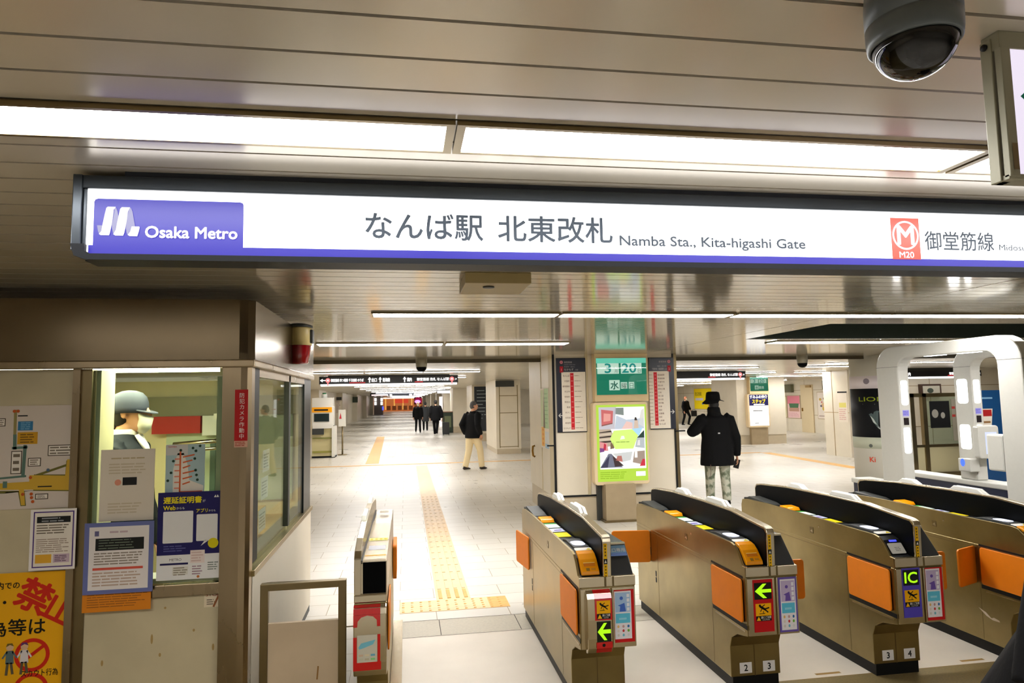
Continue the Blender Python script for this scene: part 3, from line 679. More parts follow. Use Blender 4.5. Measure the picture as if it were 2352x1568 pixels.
def d_route(f):
    O = P((216, 100, 50)); G = P((30, 60, 40)); W = PAPER
    f.rect(-1.238, 1.298, -1.045, 1.545, P((172, 196, 196)), 0.0004)
    f.rect(-1.238, 1.49, -1.13, 1.545, P((206, 206, 200)), 0.0008); f.text('NAMBA', -1.225, 1.53, 0.012, P((200, 60, 50)), 0.0012)
    f.poly([(-1.2, 1.3), (-1.2, 1.42), (-1.18, 1.5), (-1.15, 1.5), (-1.13, 1.44), (-1.12, 1.36), (-1.05, 1.33), (-1.05, 1.3)], W, 0.0008)
    f.line((-1.166, 1.51), (-1.166, 1.30), 0.008, O, 0.0014); f.line((-1.166, 1.30), (-1.06, 1.30), 0.008, O, 0.0014)
    for k in range(6): f.line((-1.15, 1.34 + k * 0.028), (-1.12 + 0.01 * (k % 3), 1.35 + k * 0.028), 0.007, O, 0.0014); f.line((-1.19, 1.32 + k * 0.03), (-1.172, 1.32 + k * 0.03), 0.007, P((230, 140, 110)), 0.0014)
    for u, v in ((-1.105, 1.525), (-1.09, 1.51), (-1.095, 1.47), (-1.2, 1.46), (-1.09, 1.41), (-1.085, 1.385), (-1.08, 1.36), (-1.07, 1.535), (-1.165, 1.515), (-1.21, 1.40), (-1.225, 1.36)): f.disc(u, v, 0.007, G, 0.0016, 10)
sheet('area_map', 'pale blue area map with orange lines inside the booth window', 'map', 3.745, -1.238, 1.298, -1.045, 1.545, PAPER, d_route)
def d_navy(f):
    Yl = P((240, 220, 20)); W = P((238, 236, 232))
    f.rect(-1.262, 0.86, -0.956, 0.985, W, 0.0004)
    f.text('遅延証明書', -1.235, 1.248, 0.036, Yl, 0.0008, 0.185, 0.03); f.text('が', -1.045, 1.248, 0.015, W, 0.0008)
    f.text('Web', -1.235, 1.213, 0.03, Yl, 0.0008, 0.058, 0.03); f.text('からも', -1.172, 1.215, 0.014, W, 0.0008); f.text('アプリ', -1.075, 1.196, 0.022, Yl, 0.0008, 0.055, 0.02); f.text('からも', -1.015, 1.198, 0.012, W, 0.0008)
    f.poly([(-0.99, 1.27), (-0.982, 1.283), (-0.978, 1.27), (-0.972, 1.283), (-0.965, 1.27)], W, 0.0008)
    for u0, v0, u1, v1 in ((-1.235, 1.045, -1.09, 1.205), (-1.073, 1.05, -0.97, 1.185)): f.plate(u0, v0, u1, v1, W, 0.0, 0.0009, 0.005)
    f.poly([(-1.03, 1.055), (-1.05, 1.025), (-1.015, 1.05)], W, 0.0009)
    f.disc(-0.99, 1.037, 0.026, P((226, 210, 10)), 0.001, 20)
    f.lines(-1.23, -1.12, 1.035, 1.0, 3, P((90, 90, 150)), 0.0008)
def d_navy2(f):
    f.rect(-1.1, 0.94, -1.03, 1.005, P((240, 224, 216)), 0.0008); f.lines(-1.095, -1.035, 1.0, 0.945, 4, P((220, 190, 180)), 0.0012)
    f.text('METRO', -1.20, 0.955, 0.018, P((70, 60, 60)), 0.0008); f.rect(-1.245, 0.935, -1.11, 0.945, P((30, 26, 80)), 0.0008)
    f.rect(-1.185, 0.885, -1.11, 0.925, P((226, 222, 210)), 0.0008); f.lines(-1.18, -1.11, 0.925, 0.88, 4, P((150, 140, 120)), 0.0012); f.lines(-1.09, -1.04, 0.93, 0.88, 4, P((170, 140, 150)), 0.0012); f.lines(-1.015, -0.962, 0.945, 0.9, 4, P((130, 140, 130)), 0.0012); f.disc(-1.06, 0.872, 0.007, P((200, 120, 60)), 0.0012, 10)
sheet('poster', 'dark blue and white poster with yellow headline on the booth window', 'poster', 3.722, -1.262, 0.86, -0.956, 1.302, P((30, 26, 92)), d_navy, more=(('lower_print', d_navy2),))
def d_bl(f):
    f.rect(-1.575, 0.835, -1.295, 1.145, P((236, 228, 222)), 0.0004)
    f.rect(-1.545, 1.028, -1.318, 1.088, DK, 0.0008); f.lines(-1.53, -1.335, 1.085, 1.032, 4, P((120, 130, 110)), 0.0012, 0.3)
    f.rect(-1.55, 1.10, -1.53, 1.125, P((110, 104, 140)), 0.0008); f.lines(-1.48, -1.39, 1.128, 1.108, 1, P((200, 176, 180)), 0.0008)
    f.lines(-1.55, -1.31, 1.02, 0.955, 5, P((150, 136, 120)), 0.0008); f.rect(-1.555, 0.932, -1.32, 0.944, P((222, 90, 70)), 0.0008)
    f.lines(-1.555, -1.31, 0.925, 0.85, 5, P((196, 170, 150)), 0.0008)
sheet('notice', 'blue-bordered notice with black heading box under the booth window', 'notice', 3.706, -1.598, 0.815, -1.272, 1.166, P((108, 116, 170)), d_bl)
def d_or(f): f.lines(-1.58, -1.3, 0.815, 0.745, 6, P((150, 90, 30)), 0.0005, 0.3)
sheet('notice', 'orange slip showing below the blue-bordered notice', 'notice', 3.716, -1.602, 0.726, -1.282, 0.826, P((222, 132, 24)), d_or)
def d_st(f):
    f.text('STOP', -1.025, 0.765, 0.02, P((150, 40, 30)), 0.0006, 0.07); f.line((-0.965, 0.76), (-0.985, 0.715), 0.01, P((150, 90, 50)), 0.0006); f.lines(-1.02, -0.98, 0.752, 0.72, 3, TXT, 0.0006)
sheet('sticker', 'small worn white sticker near the corner post of the booth', 'sticker', 3.7385, -1.033, 0.71, -0.947, 0.79, P((226, 210, 180)), d_st)
# scuffs on the front panel
f = flat(frame_ny(3.7395))
for u, v, l in ((-1.51, 0.47, 0.03), (-1.24, 0.49, 0.02), (-0.985, 0.51, 0.035), (-1.08, 0.6, 0.015), (-1.22, 0.72, 0.012), (-1.28, 0.57, 0.05), (-1.38, 0.35, 0.02)): f.disc(u, v, 0.006, P((170, 140, 86)), 0.0005, 10, l / 2)
f.build('scuff_marks', bpy.data.objects['ticket_office_booth'])
def d_red(f):
    W = P((246, 226, 220)); 
    for k, ch in enumerate('防犯カメラ作動中'): f.text(ch, -0.852, 1.785 - k * 0.0305, 0.028, W, 0.0006, None, 0.01, 'C')
    f.rect(-0.888, 1.525, -0.822, 1.558, P((226, 176, 150)), 0.0004); f.lines(-0.884, -0.826, 1.555, 1.53, 3, P((180, 60, 40)), 0.0008)
sheet('warning_sticker', 'tall red vertical sticker with white characters on the booth corner post', 'sticker', 3.692, -0.888, 1.525, -0.822, 1.826, P((196, 18, 22)), d_red)

# ------------------------------------------------------------------ siren lamp on the booth side
t = thing('warning_beacon', 'cream warning beacon with dark red lens under the booth roof edge', 'beacon', (-0.72, 5.0, 2.17))
b = MB(); b.lathe([(0, 0.13), (0.085, 0.13), (0.09, 0.12), (0.09, 0.0), (0.084, 0.0), (0.0, 0.0)], mat('beacon_cream', (206, 184, 120), 0.4), (-0.765, 5.0, 2.165), 24); b.build('base', t)
b = MB(); b.lathe([(0.083, 0.0), (0.078, -0.06), (0.066, -0.125), (0.055, -0.135), (0.0, -0.137)], mat('red_lens', (130, 4, 12), 0.1, 0, 0.6, coat=0.6), (-0.765, 5.0, 2.165), 24); b.build('lens', t)
b = MB(); b.lathe([(0, 0.16), (0.05, 0.16), (0.095, 0.145), (0.095, 0.13), (0, 0.13)], DGREY, (-0.765, 5.0, 2.165), 24); b.box(-0.80, -0.77, 4.97, 5.03, 2.2, 2.3, DGREY); b.build('bracket', t)
b = MB(); b.box(-0.705, -0.665, 4.96, 5.04, 2.18, 2.28, DGREY); b.build('speaker', t, 0.008)

# ------------------------------------------------------------------ low steel fence
t = thing('barrier_frame', 'low square steel barrier frame with beige infill panel between booth and narrow gate', 'barrier', (-0.54, 3.78, 0))
b = MB(); b.box(-0.762, -0.722, 3.76, 3.80, 0, 0.80, STEEL_D); b.box(-0.362, -0.322, 3.76, 3.80, 0, 0.80, STEEL_D); b.box(-0.722, -0.362, 3.76, 3.80, 0.765, 0.80, STEEL_D); b.build('frame', t, 0.002)
b = MB(); b.box(-0.722, -0.362, 3.768, 3.792, 0.05, 0.595, mat('barrier_panel', (206, 184, 152), 0.5, var=0.06, vscale=5)); b.build('panel', t)
f = flat(frame_ny(3.767)); f.line((-0.47, 0.30), (-0.465, 0.36), 0.008, P((150, 110, 60)), 0.0005); f.build('scratch', t)
# ------------------------------------------------------------------ ticket gates
GY = 3.65
GREENL = E((176, 252, 20), 1.0)
def run_man(f, cu, cv, s, m):        # little tumbling figure of the caution sign
    f.disc(cu - 0.3 * s, cv + 0.32 * s, 0.1 * s, m, 0.0014, 14)
    f.line((cu - 0.22 * s, cv + 0.22 * s), (cu + 0.12 * s, cv + 0.02 * s), 0.17 * s, m, 0.0014)
    f.line((cu + 0.1 * s, cv + 0.04 * s), (cu + 0.45 * s, cv + 0.12 * s), 0.1 * s, m, 0.0014); f.line((cu + 0.1 * s, cv + 0.02 * s), (cu + 0.36 * s, cv - 0.2 * s), 0.1 * s, m, 0.0014)
    f.line((cu - 0.15 * s, cv + 0.2 * s), (cu + 0.1 * s, cv + 0.36 * s), 0.07 * s, m, 0.0014); f.line((cu - 0.12 * s, cv + 0.1 * s), (cu - 0.25 * s, cv - 0.12 * s), 0.07 * s, m, 0.0014)
    f.line((cu - 0.35 * s, cv - 0.3 * s), (cu + 0.1 * s, cv - 0.3 * s), 0.05 * s, m, 0.0014); f.line((cu - 0.02 * s, cv - 0.3 * s), (cu - 0.02 * s, cv - 0.12 * s), 0.05 * s, m, 0.0014)
def caution(f, u0, v0, u1, v1):
    vm = v0 + (v1 - v0) * 0.3
    f.rect(u0, vm, u1, v1, P((248, 180, 0)), 0.001); run_man(f, (u0 + u1) / 2, (vm + v1) / 2, (u1 - u0) * 0.75, BLACK)
    f.rect(u0, v0, u1, vm, BLACK, 0.001)
    h = vm - v0
    f.poly([(u0 + 0.1 * h, v0 + 0.12 * h), (u0 + 1.0 * h, v0 + 0.12 * h), (u0 + 0.55 * h, v0 + 0.9 * h)], P((248, 190, 20)), 0.0014)
    f.text('扉にご注意', u0 + 1.05 * h, v0 + 0.5 * h, 0.5 * h, P((240, 236, 226)), 0.0014, (u1 - u0) - 1.15 * h, 0.01); f.text('CAUTION', u0 + 1.3 * h, v0 + 0.12 * h, 0.32 * h, P((220, 216, 206)), 0.0014, (u1 - u0) - 1.7 * h)
def arrow_l(f, u0, v0, u1, v1, m=GREENL):
    f.rect(u0, v0, u1, v1, P((22, 26, 16)), 0.001)
    w, h = u1 - u0, v1 - v0; q = lambda a, c: (u0 + a * w, v0 + c * h)
    f.poly([q(0.04, 0.5), q(0.5, 0.93), q(0.72, 0.93), q(0.42, 0.6), q(0.98, 0.6), q(0.98, 0.4), q(0.42, 0.4), q(0.72, 0.07), q(0.5, 0.07)], m, 0.0016)
def poster_exit(f, u0, v0, u1, v1, border, tint=(196, 180, 214)):     # right-hand door sticker: pale picture, cyan map, small icons
    f.rect(u0, v0, u1, v1, P(border), 0.001); d = (u1 - u0) * 0.1
    if border == (206, 20, 26): a, c2, d2, e = u0 + 0.1 * d, u1 - 1.5 * d, v0 + 1.6 * d, v1 - 0.6 * d
    else: a, c2, d2, e = u0 + d, u1 - 0.8 * d, v0 + d, v1 - d
    f.rect(a, d2, c2, e, P((240, 236, 240)), 0.0014)
    h = e - d2; w = c2 - a
    f.rect(a + 0.05 * w, d2 + 0.56 * h, c2 - 0.05 * w, e - 0.03 * h, P(tint), 0.0018)
    pc = P((110, 84, 170)) if tint[0] > 190 else P((70, 110, 200))
    f.disc(a + 0.42 * w, d2 + 0.85 * h, 0.1 * w, pc, 0.0022, 16); f.poly([(a + 0.2 * w, d2 + 0.7 * h), (a + 0.6 * w, d2 + 0.75 * h), (a + 0.68 * w, d2 + 0.57 * h), (a + 0.3 * w, d2 + 0.57 * h), (a + 0.34 * w, d2 + 0.68 * h)], pc, 0.0022)
    for k in range(4): f.rect(a + 0.74 * w, d2 + (0.58 + 0.095 * k) * h, a + 0.9 * w, d2 + (0.65 + 0.095 * k) * h, P((240, 240, 246)), 0.0022)
    f.plate(a + 0.06 * w, d2 + 0.33 * h, c2 - 0.08 * w, d2 + 0.53 * h, P((96, 196, 226)), 0, 0.002, 0.02 * w); f.rect(a + 0.25 * w, d2 + 0.4 * h, a + 0.7 * w, d2 + 0.44 * h, P((150, 216, 236)), 0.0024)
    for i, cc in enumerate(((230, 190, 120), (200, 160, 160), (60, 120, 180), (230, 220, 210), (206, 60, 60), (110, 180, 60), (220, 214, 206), (120, 190, 210), (226, 224, 226))):
        f.disc(a + (0.2 + 0.3 * (i % 3)) * w, d2 + (0.26 - 0.09 * (i // 3)) * h, 0.07 * w, P(cc), 0.0018, 10, 0.03 * h)
def strip_warn(f, u0, u1, v0, v1):
    f.rect(u0, v0, u1, v1, P((250, 196, 0)), 0.001)
    vm = (v0 + v1) / 2 - 0.01; w = u1 - u0
    f.rect(u0, vm - 0.012, u1, vm + 0.016, BLACK, 0.0014); f.poly([(u0 + 0.15 * w, vm - 0.006), (u1 - 0.15 * w, vm - 0.006), ((u0 + u1) / 2, vm + 0.011)], P((230, 224, 210)), 0.0018)
    for k in range(4):
        f.rect(u0 + 0.3 * w, vm + 0.03 + k * 0.017, u1 - 0.3 * w, vm + 0.04 + k * 0.017, P((120, 90, 10)), 0.0014); f.rect(u0 + 0.3 * w, vm - 0.03 - k * 0.017, u1 - 0.3 * w, vm - 0.02 - k * 0.017, P((120, 90, 10)), 0.0014)
def top_frame(y0, z0, y1, z1, x=0.0):        # flat face on the sloping top of the left half: u = +X, v runs back along the slope
    return Matrix.Translation((0, 0, 0)), (y0, z0, y1, z1)
BODY = [(0.03, 0.372), (0.0, 0.38), (0.0, 0.705), (1.82, 0.705), (1.82, 0.07), (0.225, 0.07), (0.225, 0.25), (0.20, 0.31), (0.13, 0.352)]
def gate(X0, label, nums=None, left='arrow_first', right_border=(206, 20, 26), tint=(196, 180, 214), tray='orange', film=False, sticker=False):
    t = thing('ticket_gate', label, 'ticket gate', (X0 + 0.16, GY + 0.9, 0), 'row of ticket gates')
    B = Matrix.Translation((X0, GY, 0)); W = 0.318
    def nb(): return MB(B.copy())
    # lower cabinet
    b = nb(); b.prism(BODY, 0.0, W, STEEL, 'x'); CB = b.build('cabinet', t, 0.004)
    b = nb(); b.box(0.012, W - 0.012, 0.23, 1.81, 0.0, 0.07, BLACK); b.build('plinth', t)
    # upper body: side skirts that rise to the top line
    UP = [(-0.006, 0.71), (-0.008, 0.764), (0.03, 0.768), (0.075, 0.83), (0.117, 0.865), (0.16, 0.874), (0.77, 0.876), (1.38, 0.878), (1.72, 0.868), (1.80, 0.855), (1.82, 0.81), (1.82, 0.705), (0.0, 0.705)]
    b = nb(); b.prism(UP, 0.0, 0.014, STEEL, 'x'); b.prism(UP, W - 0.014, W, STEEL, 'x')
    b.box(0.0, W, -0.012, 0.0, 0.712, 0.764, STEEL_B); b.box(0.014, W - 0.014, 0.0, 1.82, 0.705, 0.765, STEEL); b.box(0.14, 0.152, -0.014, -0.011, 0.712, 0.766, STEEL_D); b.box(0.185, 0.196, -0.014, -0.011, 0.712, 0.766, STEEL_D)
    b.build('upper_shell', t, 0.003)
    # dark top of the left half, recessed between rim and fin
    TL = [(0.01, 0.765), (0.035, 0.772), (0.10, 0.848), (0.16, 0.868), (0.40, 0.872), (0.55, 0.858), (0.75, 0.856), (1.62, 0.86), (1.72, 0.875), (1.79, 0.872), (1.81, 0.80), (1.81, 0.765)]
    b = nb(); b.prism(TL, 0.014, 0.128, BLACK, 'x'); b.build('top_cover', t)
    b = nb(); b.prism([(0.19, 0.868), (0.215, 0.884), (0.42, 0.886), (0.5, 0.872), (0.5, 0.86), (0.19, 0.86)], 0.03, 0.122, DGREY, 'x'); RH = b.build('reader_housing', t, 0.003)
    f = flat(B @ frame_axes((0, 0, 0.8865), (1, 0, 0), (0, 1, 0)))
    f.poly(rrect(0.036, 0.235, 0.112, 0.36, 0.034, 6), emi('reader_glow', (222, 228, 255), 0.95), 0.0005); f.build('card_reader', RH)
    # ticket slot
    if tray == 'orange':
        b = nb(); b.prism([(0.012, 0.772), (0.018, 0.79), (0.07, 0.845), (0.105, 0.868), (0.15, 0.878), (0.15, 0.86), (0.03, 0.765)], 0.022, 0.124, ORANGE_S, 'x'); TS = b.build('ticket_slot', t, 0.005)
        f = flat(B @ frame_axes((0, 0.018, 0.791), (1, 0, 0), (0, 0.052, 0.055)))
        f.rect(0.04, 0.03, 0.106, 0.05, P((214, 120, 0)), 0.0012); f.rect(0.04, 0.05, 0.106, 0.054, P((255, 220, 120)), 0.0014); f.rect(0.05, 0.002, 0.07, 0.02, P((150, 110, 20)), 0.0012); f.rect(0.078, 0.006, 0.104, 0.018, P((200, 130, 20)), 0.0012)
        f.build('slot_print', TS)
    else:
        f = flat(B @ frame_axes((0, 0.0355, 0.774), (1, 0, 0), (0, 0.065, 0.076))); f.plate(0.026, 0.006, 0.122, 0.075, P((236, 234, 224)), 0, 0.002, 0.006); f.lines(0.06, 0.1, 0.05, 0.02, 3, P((170, 168, 160)), 0.003); f.rect(0.05, 0.084, 0.1, 0.096, emi('blue_led', (60, 70, 255), 2.0), 0.002); f.build('card_label', t)
    f = flat(B @ frame_axes((0, 0.15, 0.872), (1, 0, 0), (0, 1, 0.12)))
    f.plate(0.024, 0.006, 0.124, 0.05, P((244, 242, 236)), 0, 0.003, 0.012); f.poly([(0.085, 0.01), (0.12, 0.01), (0.11, 0.04)], P((240, 214, 30)), 0.0035)
    f.build('slot_label', t)
    # row of labels further back
    f = flat(B @ frame_axes((0, 0.0, 0.8565), (1, 0, 0), (0, 1, 0)))
    f.plate(0.02, 0.62, 0.118, 0.76, P((246, 222, 10)), 0, 0.004, 0.004)
    f.build('instruction_label', t); f = flat(B @ frame_axes((0, 0.0, 0.8565), (1, 0, 0), (0, 1, 0)))
    f.plate(0.02, 0.79, 0.118, 0.90, P((206, 212, 240)), 0, 0.004, 0.004); f.rect(0.05, 0.82, 0.1, 0.85, P((100, 70, 160)), 0.0045)
    f.build('instruction_label', t); f = flat(B @ frame_axes((0, 0.0, 0.8565), (1, 0, 0), (0, 1, 0)))
    f.plate(0.02, 0.93, 0.118, 1.06, P((222, 238, 226)), 0, 0.004, 0.004); f.plate(0.02, 1.06, 0.118, 1.10, P((60, 160, 60)), 0, 0.004, 0.004)
    f.build('instruction_label', t)
    b = nb(); b.prism([(1.12, 0.86), (1.14, 0.882), (1.24, 0.886), (1.27, 0.86)], 0.02, 0.118, ORANGE_S, 'x')
    b.build('exit_slot', t, 0.004)
    b = nb(); b.prism([(1.40, 0.862), (1.45, 0.874), (1.72, 0.888), (1.76, 0.872), (1.76, 0.86), (1.40, 0.86)], 0.02, 0.118, DGREY, 'x'); b.build('exit_cover', t, 0.003)
    # fin
    FIN = [(-0.014, 0.765), (-0.02, 0.955), (-0.012, 0.975), (0.015, 0.987), (0.41, 1.022), (0.80, 1.024), (1.34, 1.014), (1.72, 0.99), (1.80, 0.978), (1.825, 0.95), (1.82, 0.80), (1.82, 0.765)]
    b = nb(); b.prism(FIN, 0.134, 0.182, STEEL_B, 'x'); b.build('fin', t, 0.004)
    FG = [(-0.004, 0.768), (-0.008, 0.95), (0.018, 0.972), (0.41, 1.010), (0.80, 1.012), (1.34, 1.003), (1.72, 0.979), (1.79, 0.966), (1.812, 0.94), (1.81, 0.80), (1.81, 0.768)]
    b = nb(); b.prism(FG, 0.1315, 0.1345, BLACKG, 'x'); b.prism(FG, 0.1815, 0.1845, BLACKG, 'x'); b.build('fin_glass', t)
    f = flat(B @ frame_ny(-0.0205)); strip_warn(f, 0.138, 0.158, 0.768, 0.945); f.build('warning_strip', t)
    for ya, yb, h in ((0.50, 0.84, 1.052), (1.12, 1.36, 1.046)):
        b = nb()
        for xx in (0.152, 0.178):
            b.prism([(ya, 1.012), (ya + 0.07, h), (yb - 0.06, h), (yb, 1.008)], xx, xx + 0.022, WHITEP, 'x')
        b.build('top_lamp', t, 0.006)
    # right half: dark sloping display
    TR = [(0.0, 0.766), (0.13, 0.905), (0.17, 0.912), (0.9, 0.905), (1.6, 0.88), (1.8, 0.85), (1.81, 0.766)]
    b = nb(); b.prism(TR, 0.186, W - 0.006, mat('display_cover', (44, 46, 48), 0.35), 'x'); DP = b.build('display', t, 0.004)
    b = nb(); b.box(0.186, W - 0.008, 0.126, 0.142, 0.905, 0.915, STEEL_B); b.build('display_trim', DP)
    if sticker:
        f = flat(B @ frame_axes((0, 0.0, 0.766), (1, 0, 0), (0, 0.13, 0.139)))
        f.rect(0.192, 0.125, 0.306, 0.182, P((150, 196, 232)), 0.002); f.rect(0.192, 0.115, 0.306, 0.135, P((120, 150, 214)), 0.0022); f.text('出口専用', 0.196, 0.143, 0.024, P((250, 250, 250)), 0.003, 0.105, 0.02)
        f.build('blue_sticker', DP)
    # head panel
    b = nb(); b.box(0.004, 0.172, -0.012, 0.0, 0.385, 0.702, STEEL_B); b.box(0.182, W - 0.004, -0.012, 0.0, 0.385, 0.702, STEEL_B); FD = b.build('front_door', t, 0.002)
    f = flat(B @ frame_ny(-0.0125))
    if film:
        pass
    elif left == 'arrow_first':
        f.rect(0.036, 0.405, 0.158, 0.695, P((196, 16, 24)), 0.0006); arrow_l(f, 0.043, 0.585, 0.15, 0.678); caution(f, 0.048, 0.465, 0.143, 0.562)
    else:
        f.rect(0.036, 0.42, 0.158, 0.705, P((84, 72, 190)), 0.0006); f.rect(0.043, 0.605, 0.148, 0.695, P((22, 26, 30)), 0.001); f.text('IC', 0.0955, 0.62, 0.088, GREENL, 0.0016, 0.082, 0.02, 'C'); caution(f, 0.048, 0.48, 0.143, 0.578)
    poster_exit(f, 0.192, 0.395 if not film else 0.41, 0.306, 0.70 if not film else 0.69, right_border, tint)
    f.build('front_stickers', FD)
    if film:      # red wrap curling over the left door
        b = nb(); prof = [(-0.012, 0.70), (-0.035, 0.685), (-0.048, 0.66), (-0.05, 0.55), (-0.05, 0.45), (-0.046, 0.40), (-0.03, 0.37), (0.0, 0.36)]
        b.prism(prof + [(0.0, 0.70)], 0.03, 0.17, STEEL_B, 'x'); CC = b.build('curved_cover', t, 0.006)
        f = flat(B @ frame_ny(-0.0508))
        RF = mat('red_film', (206, 16, 22), 0.18, coat=0.5)
        f.rect(0.072, 0.547, 0.168, 0.66, RF, 0.0003); f.rect(0.076, 0.40, 0.166, 0.432, RF, 0.0003); caution(f, 0.082, 0.553, 0.158, 0.65); arrow_l(f, 0.08, 0.435, 0.158, 0.54); f.disc(0.117, 0.416, 0.009, BLACK, 0.0006, 12)
        f.M = B @ frame_axes((0, -0.0483, 0.66), (1, 0, 0), (0, 0.0133, 0.025)); f.rect(0.072, 0, 0.168, 0.027, RF, 0.0012)
        f.M = B @ frame_axes((0, -0.0355, 0.685), (1, 0, 0), (0, 0.023, 0.015)); f.rect(0.068, 0, 0.166, 0.026, RF, 0.0012)
        f.M = B @ frame_axes((0, -0.046, 0.40), (1, 0, 0), (0, 0.016, -0.03)).copy(); f.rect(0.078, -0.0, 0.164, 0.03, RF, -0.0012)
        f.build('red_film', CC)
    # lower leg seam and number plates
    b = nb(); b.box(0.15, 0.156, 0.2235, 0.225, 0.07, 0.27, STEEL_D); b.build('leg_seam', CB)
    if nums:
        f = flat(B @ frame_ny(0.2245))
        for u, n in ((0.055, nums[0]), (0.205, nums[1])):
            f.rect(u, 0.088, u + 0.078, 0.15, P((244, 240, 236)), 0.0008); f.text(n, u + 0.04, 0.101, 0.052, DK, 0.0014, None, 0.02, 'C')
        f.build('number_plates', CB)
    # left side: seam, flap recess, little lock, slots
    b = nb(); b.box(-0.001, 0.0, 0.42, 1.82, 0.678, 0.682, STEEL_D); b.box(-0.001, 0.0, 0.44, 0.443, 0.08, 0.70, STEEL_D); b.box(-0.001, 0.0, 1.36, 1.363, 0.08, 0.68, STEEL_D); b.build('side_seams', CB)
    b = nb(); b.box(-0.002, 0.0, 0.0, 0.43, 0.415, 0.44, BLACK); b.box(-0.004, 0.0, 0.02, 0.40, 0.398, 0.408, STEEL_B); b.build('flap_sill', t); b = nb(); b.box(-0.002, 0.0, 0.03, 0.43, 0.695, 0.708, BLACK); b.build('flap_slot', t)
    b = MB(B @ frame_nx(0.0)); b.plate(-0.415, 0.445, -0.03, 0.69, ORANGE, 0.004, 0.014, 0.02); b.build('flap', t, 0.003)
    b = MB(B @ frame_nx(0.0)); b.plate(-0.83, 0.755, -0.79, 0.80, STEEL_D, 0.0, 0.002, 0.004); b.disc(-0.72, 0.815, 0.008, STEEL_B, 0.003, 12); b.poly([(-0.825, 0.772), (-0.795, 0.762), (-0.8, 0.785)], STEEL_B, 0.0025); b.build('lock', t)
    b = MB(B @ frame_nx(0.0)); b.plate(-1.42, 0.36, -1.40, 0.40, DGREY, 0.0, 0.002); b.plate(-1.42, 0.315, -1.40, 0.35, DGREY, 0.0, 0.002); b.plate(-1.52, 0.50, -1.505, 0.56, DGREY, 0, 0.002); b.build('side_vents', CB)
    return t
def free_flap(gt, p, q, name='flap'):        # a swung-out orange flap between two floor points
    b = MB(frame_axes((p[0], p[1], 0), (q[0] - p[0], q[1] - p[1], 0), (0, 0, 1))); L = math.hypot(q[0] - p[0], q[1] - p[1])
    b.plate(0, 0.443, L, 0.69, ORANGE, -0.006, 0.006, 0.02); return b.build(name, gt, 0.003)
g2 = gate(0.934, 'ticket gate with red film wrap, yellow caution picture above green arrow, beside the widest lane', None, 'arrow_first', (206, 20, 26), (170, 200, 234), 'orange', True, True)
free_flap(g2, (0.925, 5.13), (0.885, 5.46))
free_flap(g2, (1.255, 5.17), (1.55, 5.19))
g3 = gate(1.912, 'ticket gate with red panel, green arrow above caution picture and purple-edged notice', ('2', '3'), 'arrow_first', (104, 84, 170))
free_flap(g3, (1.912, 5.165), (1.61, 5.21))
free_flap(g3, (2.232, 4.03), (2.52, 4.04))
g4 = gate(2.862, 'ticket gate with blue panel reading IC and number plates 3 and 4', ('3', '4'), 'ic', (206, 20, 26), (196, 180, 214), 'white')
free_flap(g4, (3.182, 4.01), (3.53, 4.02))
g5 = gate(3.851, 'ticket gate beside the white scanner arches, its front cut off by the frame', None, 'arrow_first', (104, 84, 170))
free_flap(g5, (3.851, 4.12), (3.64, 4.034))
# dirt marks on the last gate
f = flat(frame_nx(3.85)); f.poly([(-4.12, 0.28), (-4.06, 0.262), (-4.02, 0.235), (-4.0, 0.245), (-3.96, 0.238), (-3.955, 0.228), (-4.01, 0.225), (-4.06, 0.24)], P((230, 214, 190)), 0.001); f.build('torn_label', g5)

# narrow gate beside the barrier
X0 = -0.272
t = thing('ticket_gate', 'narrow silver ticket gate with black end screen and red-framed sticker, beside the barrier frame', 'ticket gate', (X0 + 0.08, GY + 0.9, 0), 'row of ticket gates')
B = Matrix.Translation((X0, GY, 0)); W = 0.168
b = MB(B.copy()); b.prism([(0.03, 0.335), (0.0, 0.35), (0.0, 0.705), (1.82, 0.705), (1.82, 0.07), (0.225, 0.07), (0.225, 0.22), (0.20, 0.28), (0.13, 0.32)], 0, W, STEEL, 'x'); b.build('cabinet', t, 0.004)
b = MB(B.copy()); b.box(0.01, W - 0.01, 0.23, 1.81, 0, 0.07, BLACK); b.build('plinth', t)
b = MB(B.copy()); b.prism([(-0.008, 0.708), (-0.008, 0.745), (0.0, 0.75), (0.0, 0.915), (0.03, 0.92), (1.1, 0.918), (1.35, 0.905), (1.78, 0.9), (1.82, 0.87), (1.82, 0.705)], 0.0, W, STEEL_B, 'x'); b.build('upper_shell', t, 0.004)
b = MB(B.copy()); b.box(0.045, W - 0.004, -0.004, 0.002, 0.752, 0.912, BLACKG); b.build('end_screen', t, 0.002)
b = MB(B.copy()); b.prism([(-0.004, 0.745), (-0.004, 0.93), (0.03, 0.965), (0.2, 1.0), (0.6, 1.035), (1.2, 1.04), (1.7, 1.0), (1.8, 0.97), (1.82, 0.9), (1.82, 0.80), (0.02, 0.80)], 0.0, 0.036, STEEL_B, 'x'); b.build('fin', t, 0.004)
b = MB(B.copy()); b.prism([(0.55, 1.03), (0.6, 1.055), (0.85, 1.058), (0.9, 1.033)], 0.0, 0.03, WHITEP, 'x'); b.prism([(1.2, 1.035), (1.25, 1.058), (1.45, 1.05), (1.5, 1.02)], 0.0, 0.03, WHITEP, 'x'); b.build('top_lamp', t, 0.005)
b = MB(B.copy()); b.prism([(0.0, 0.92), (0.05, 0.925), (1.7, 0.915), (1.7, 0.905), (0.0, 0.905)], 0.037, 0.043, BLACK, 'x'); b.build('gasket', t)
f = flat(B @ frame_axes((0, 0, 0.9195), (1, 0, 0), (0, 1, 0)))
FA = B @ frame_axes((0, 0, 0.9195), (1, 0, 0), (0, 1, 0))
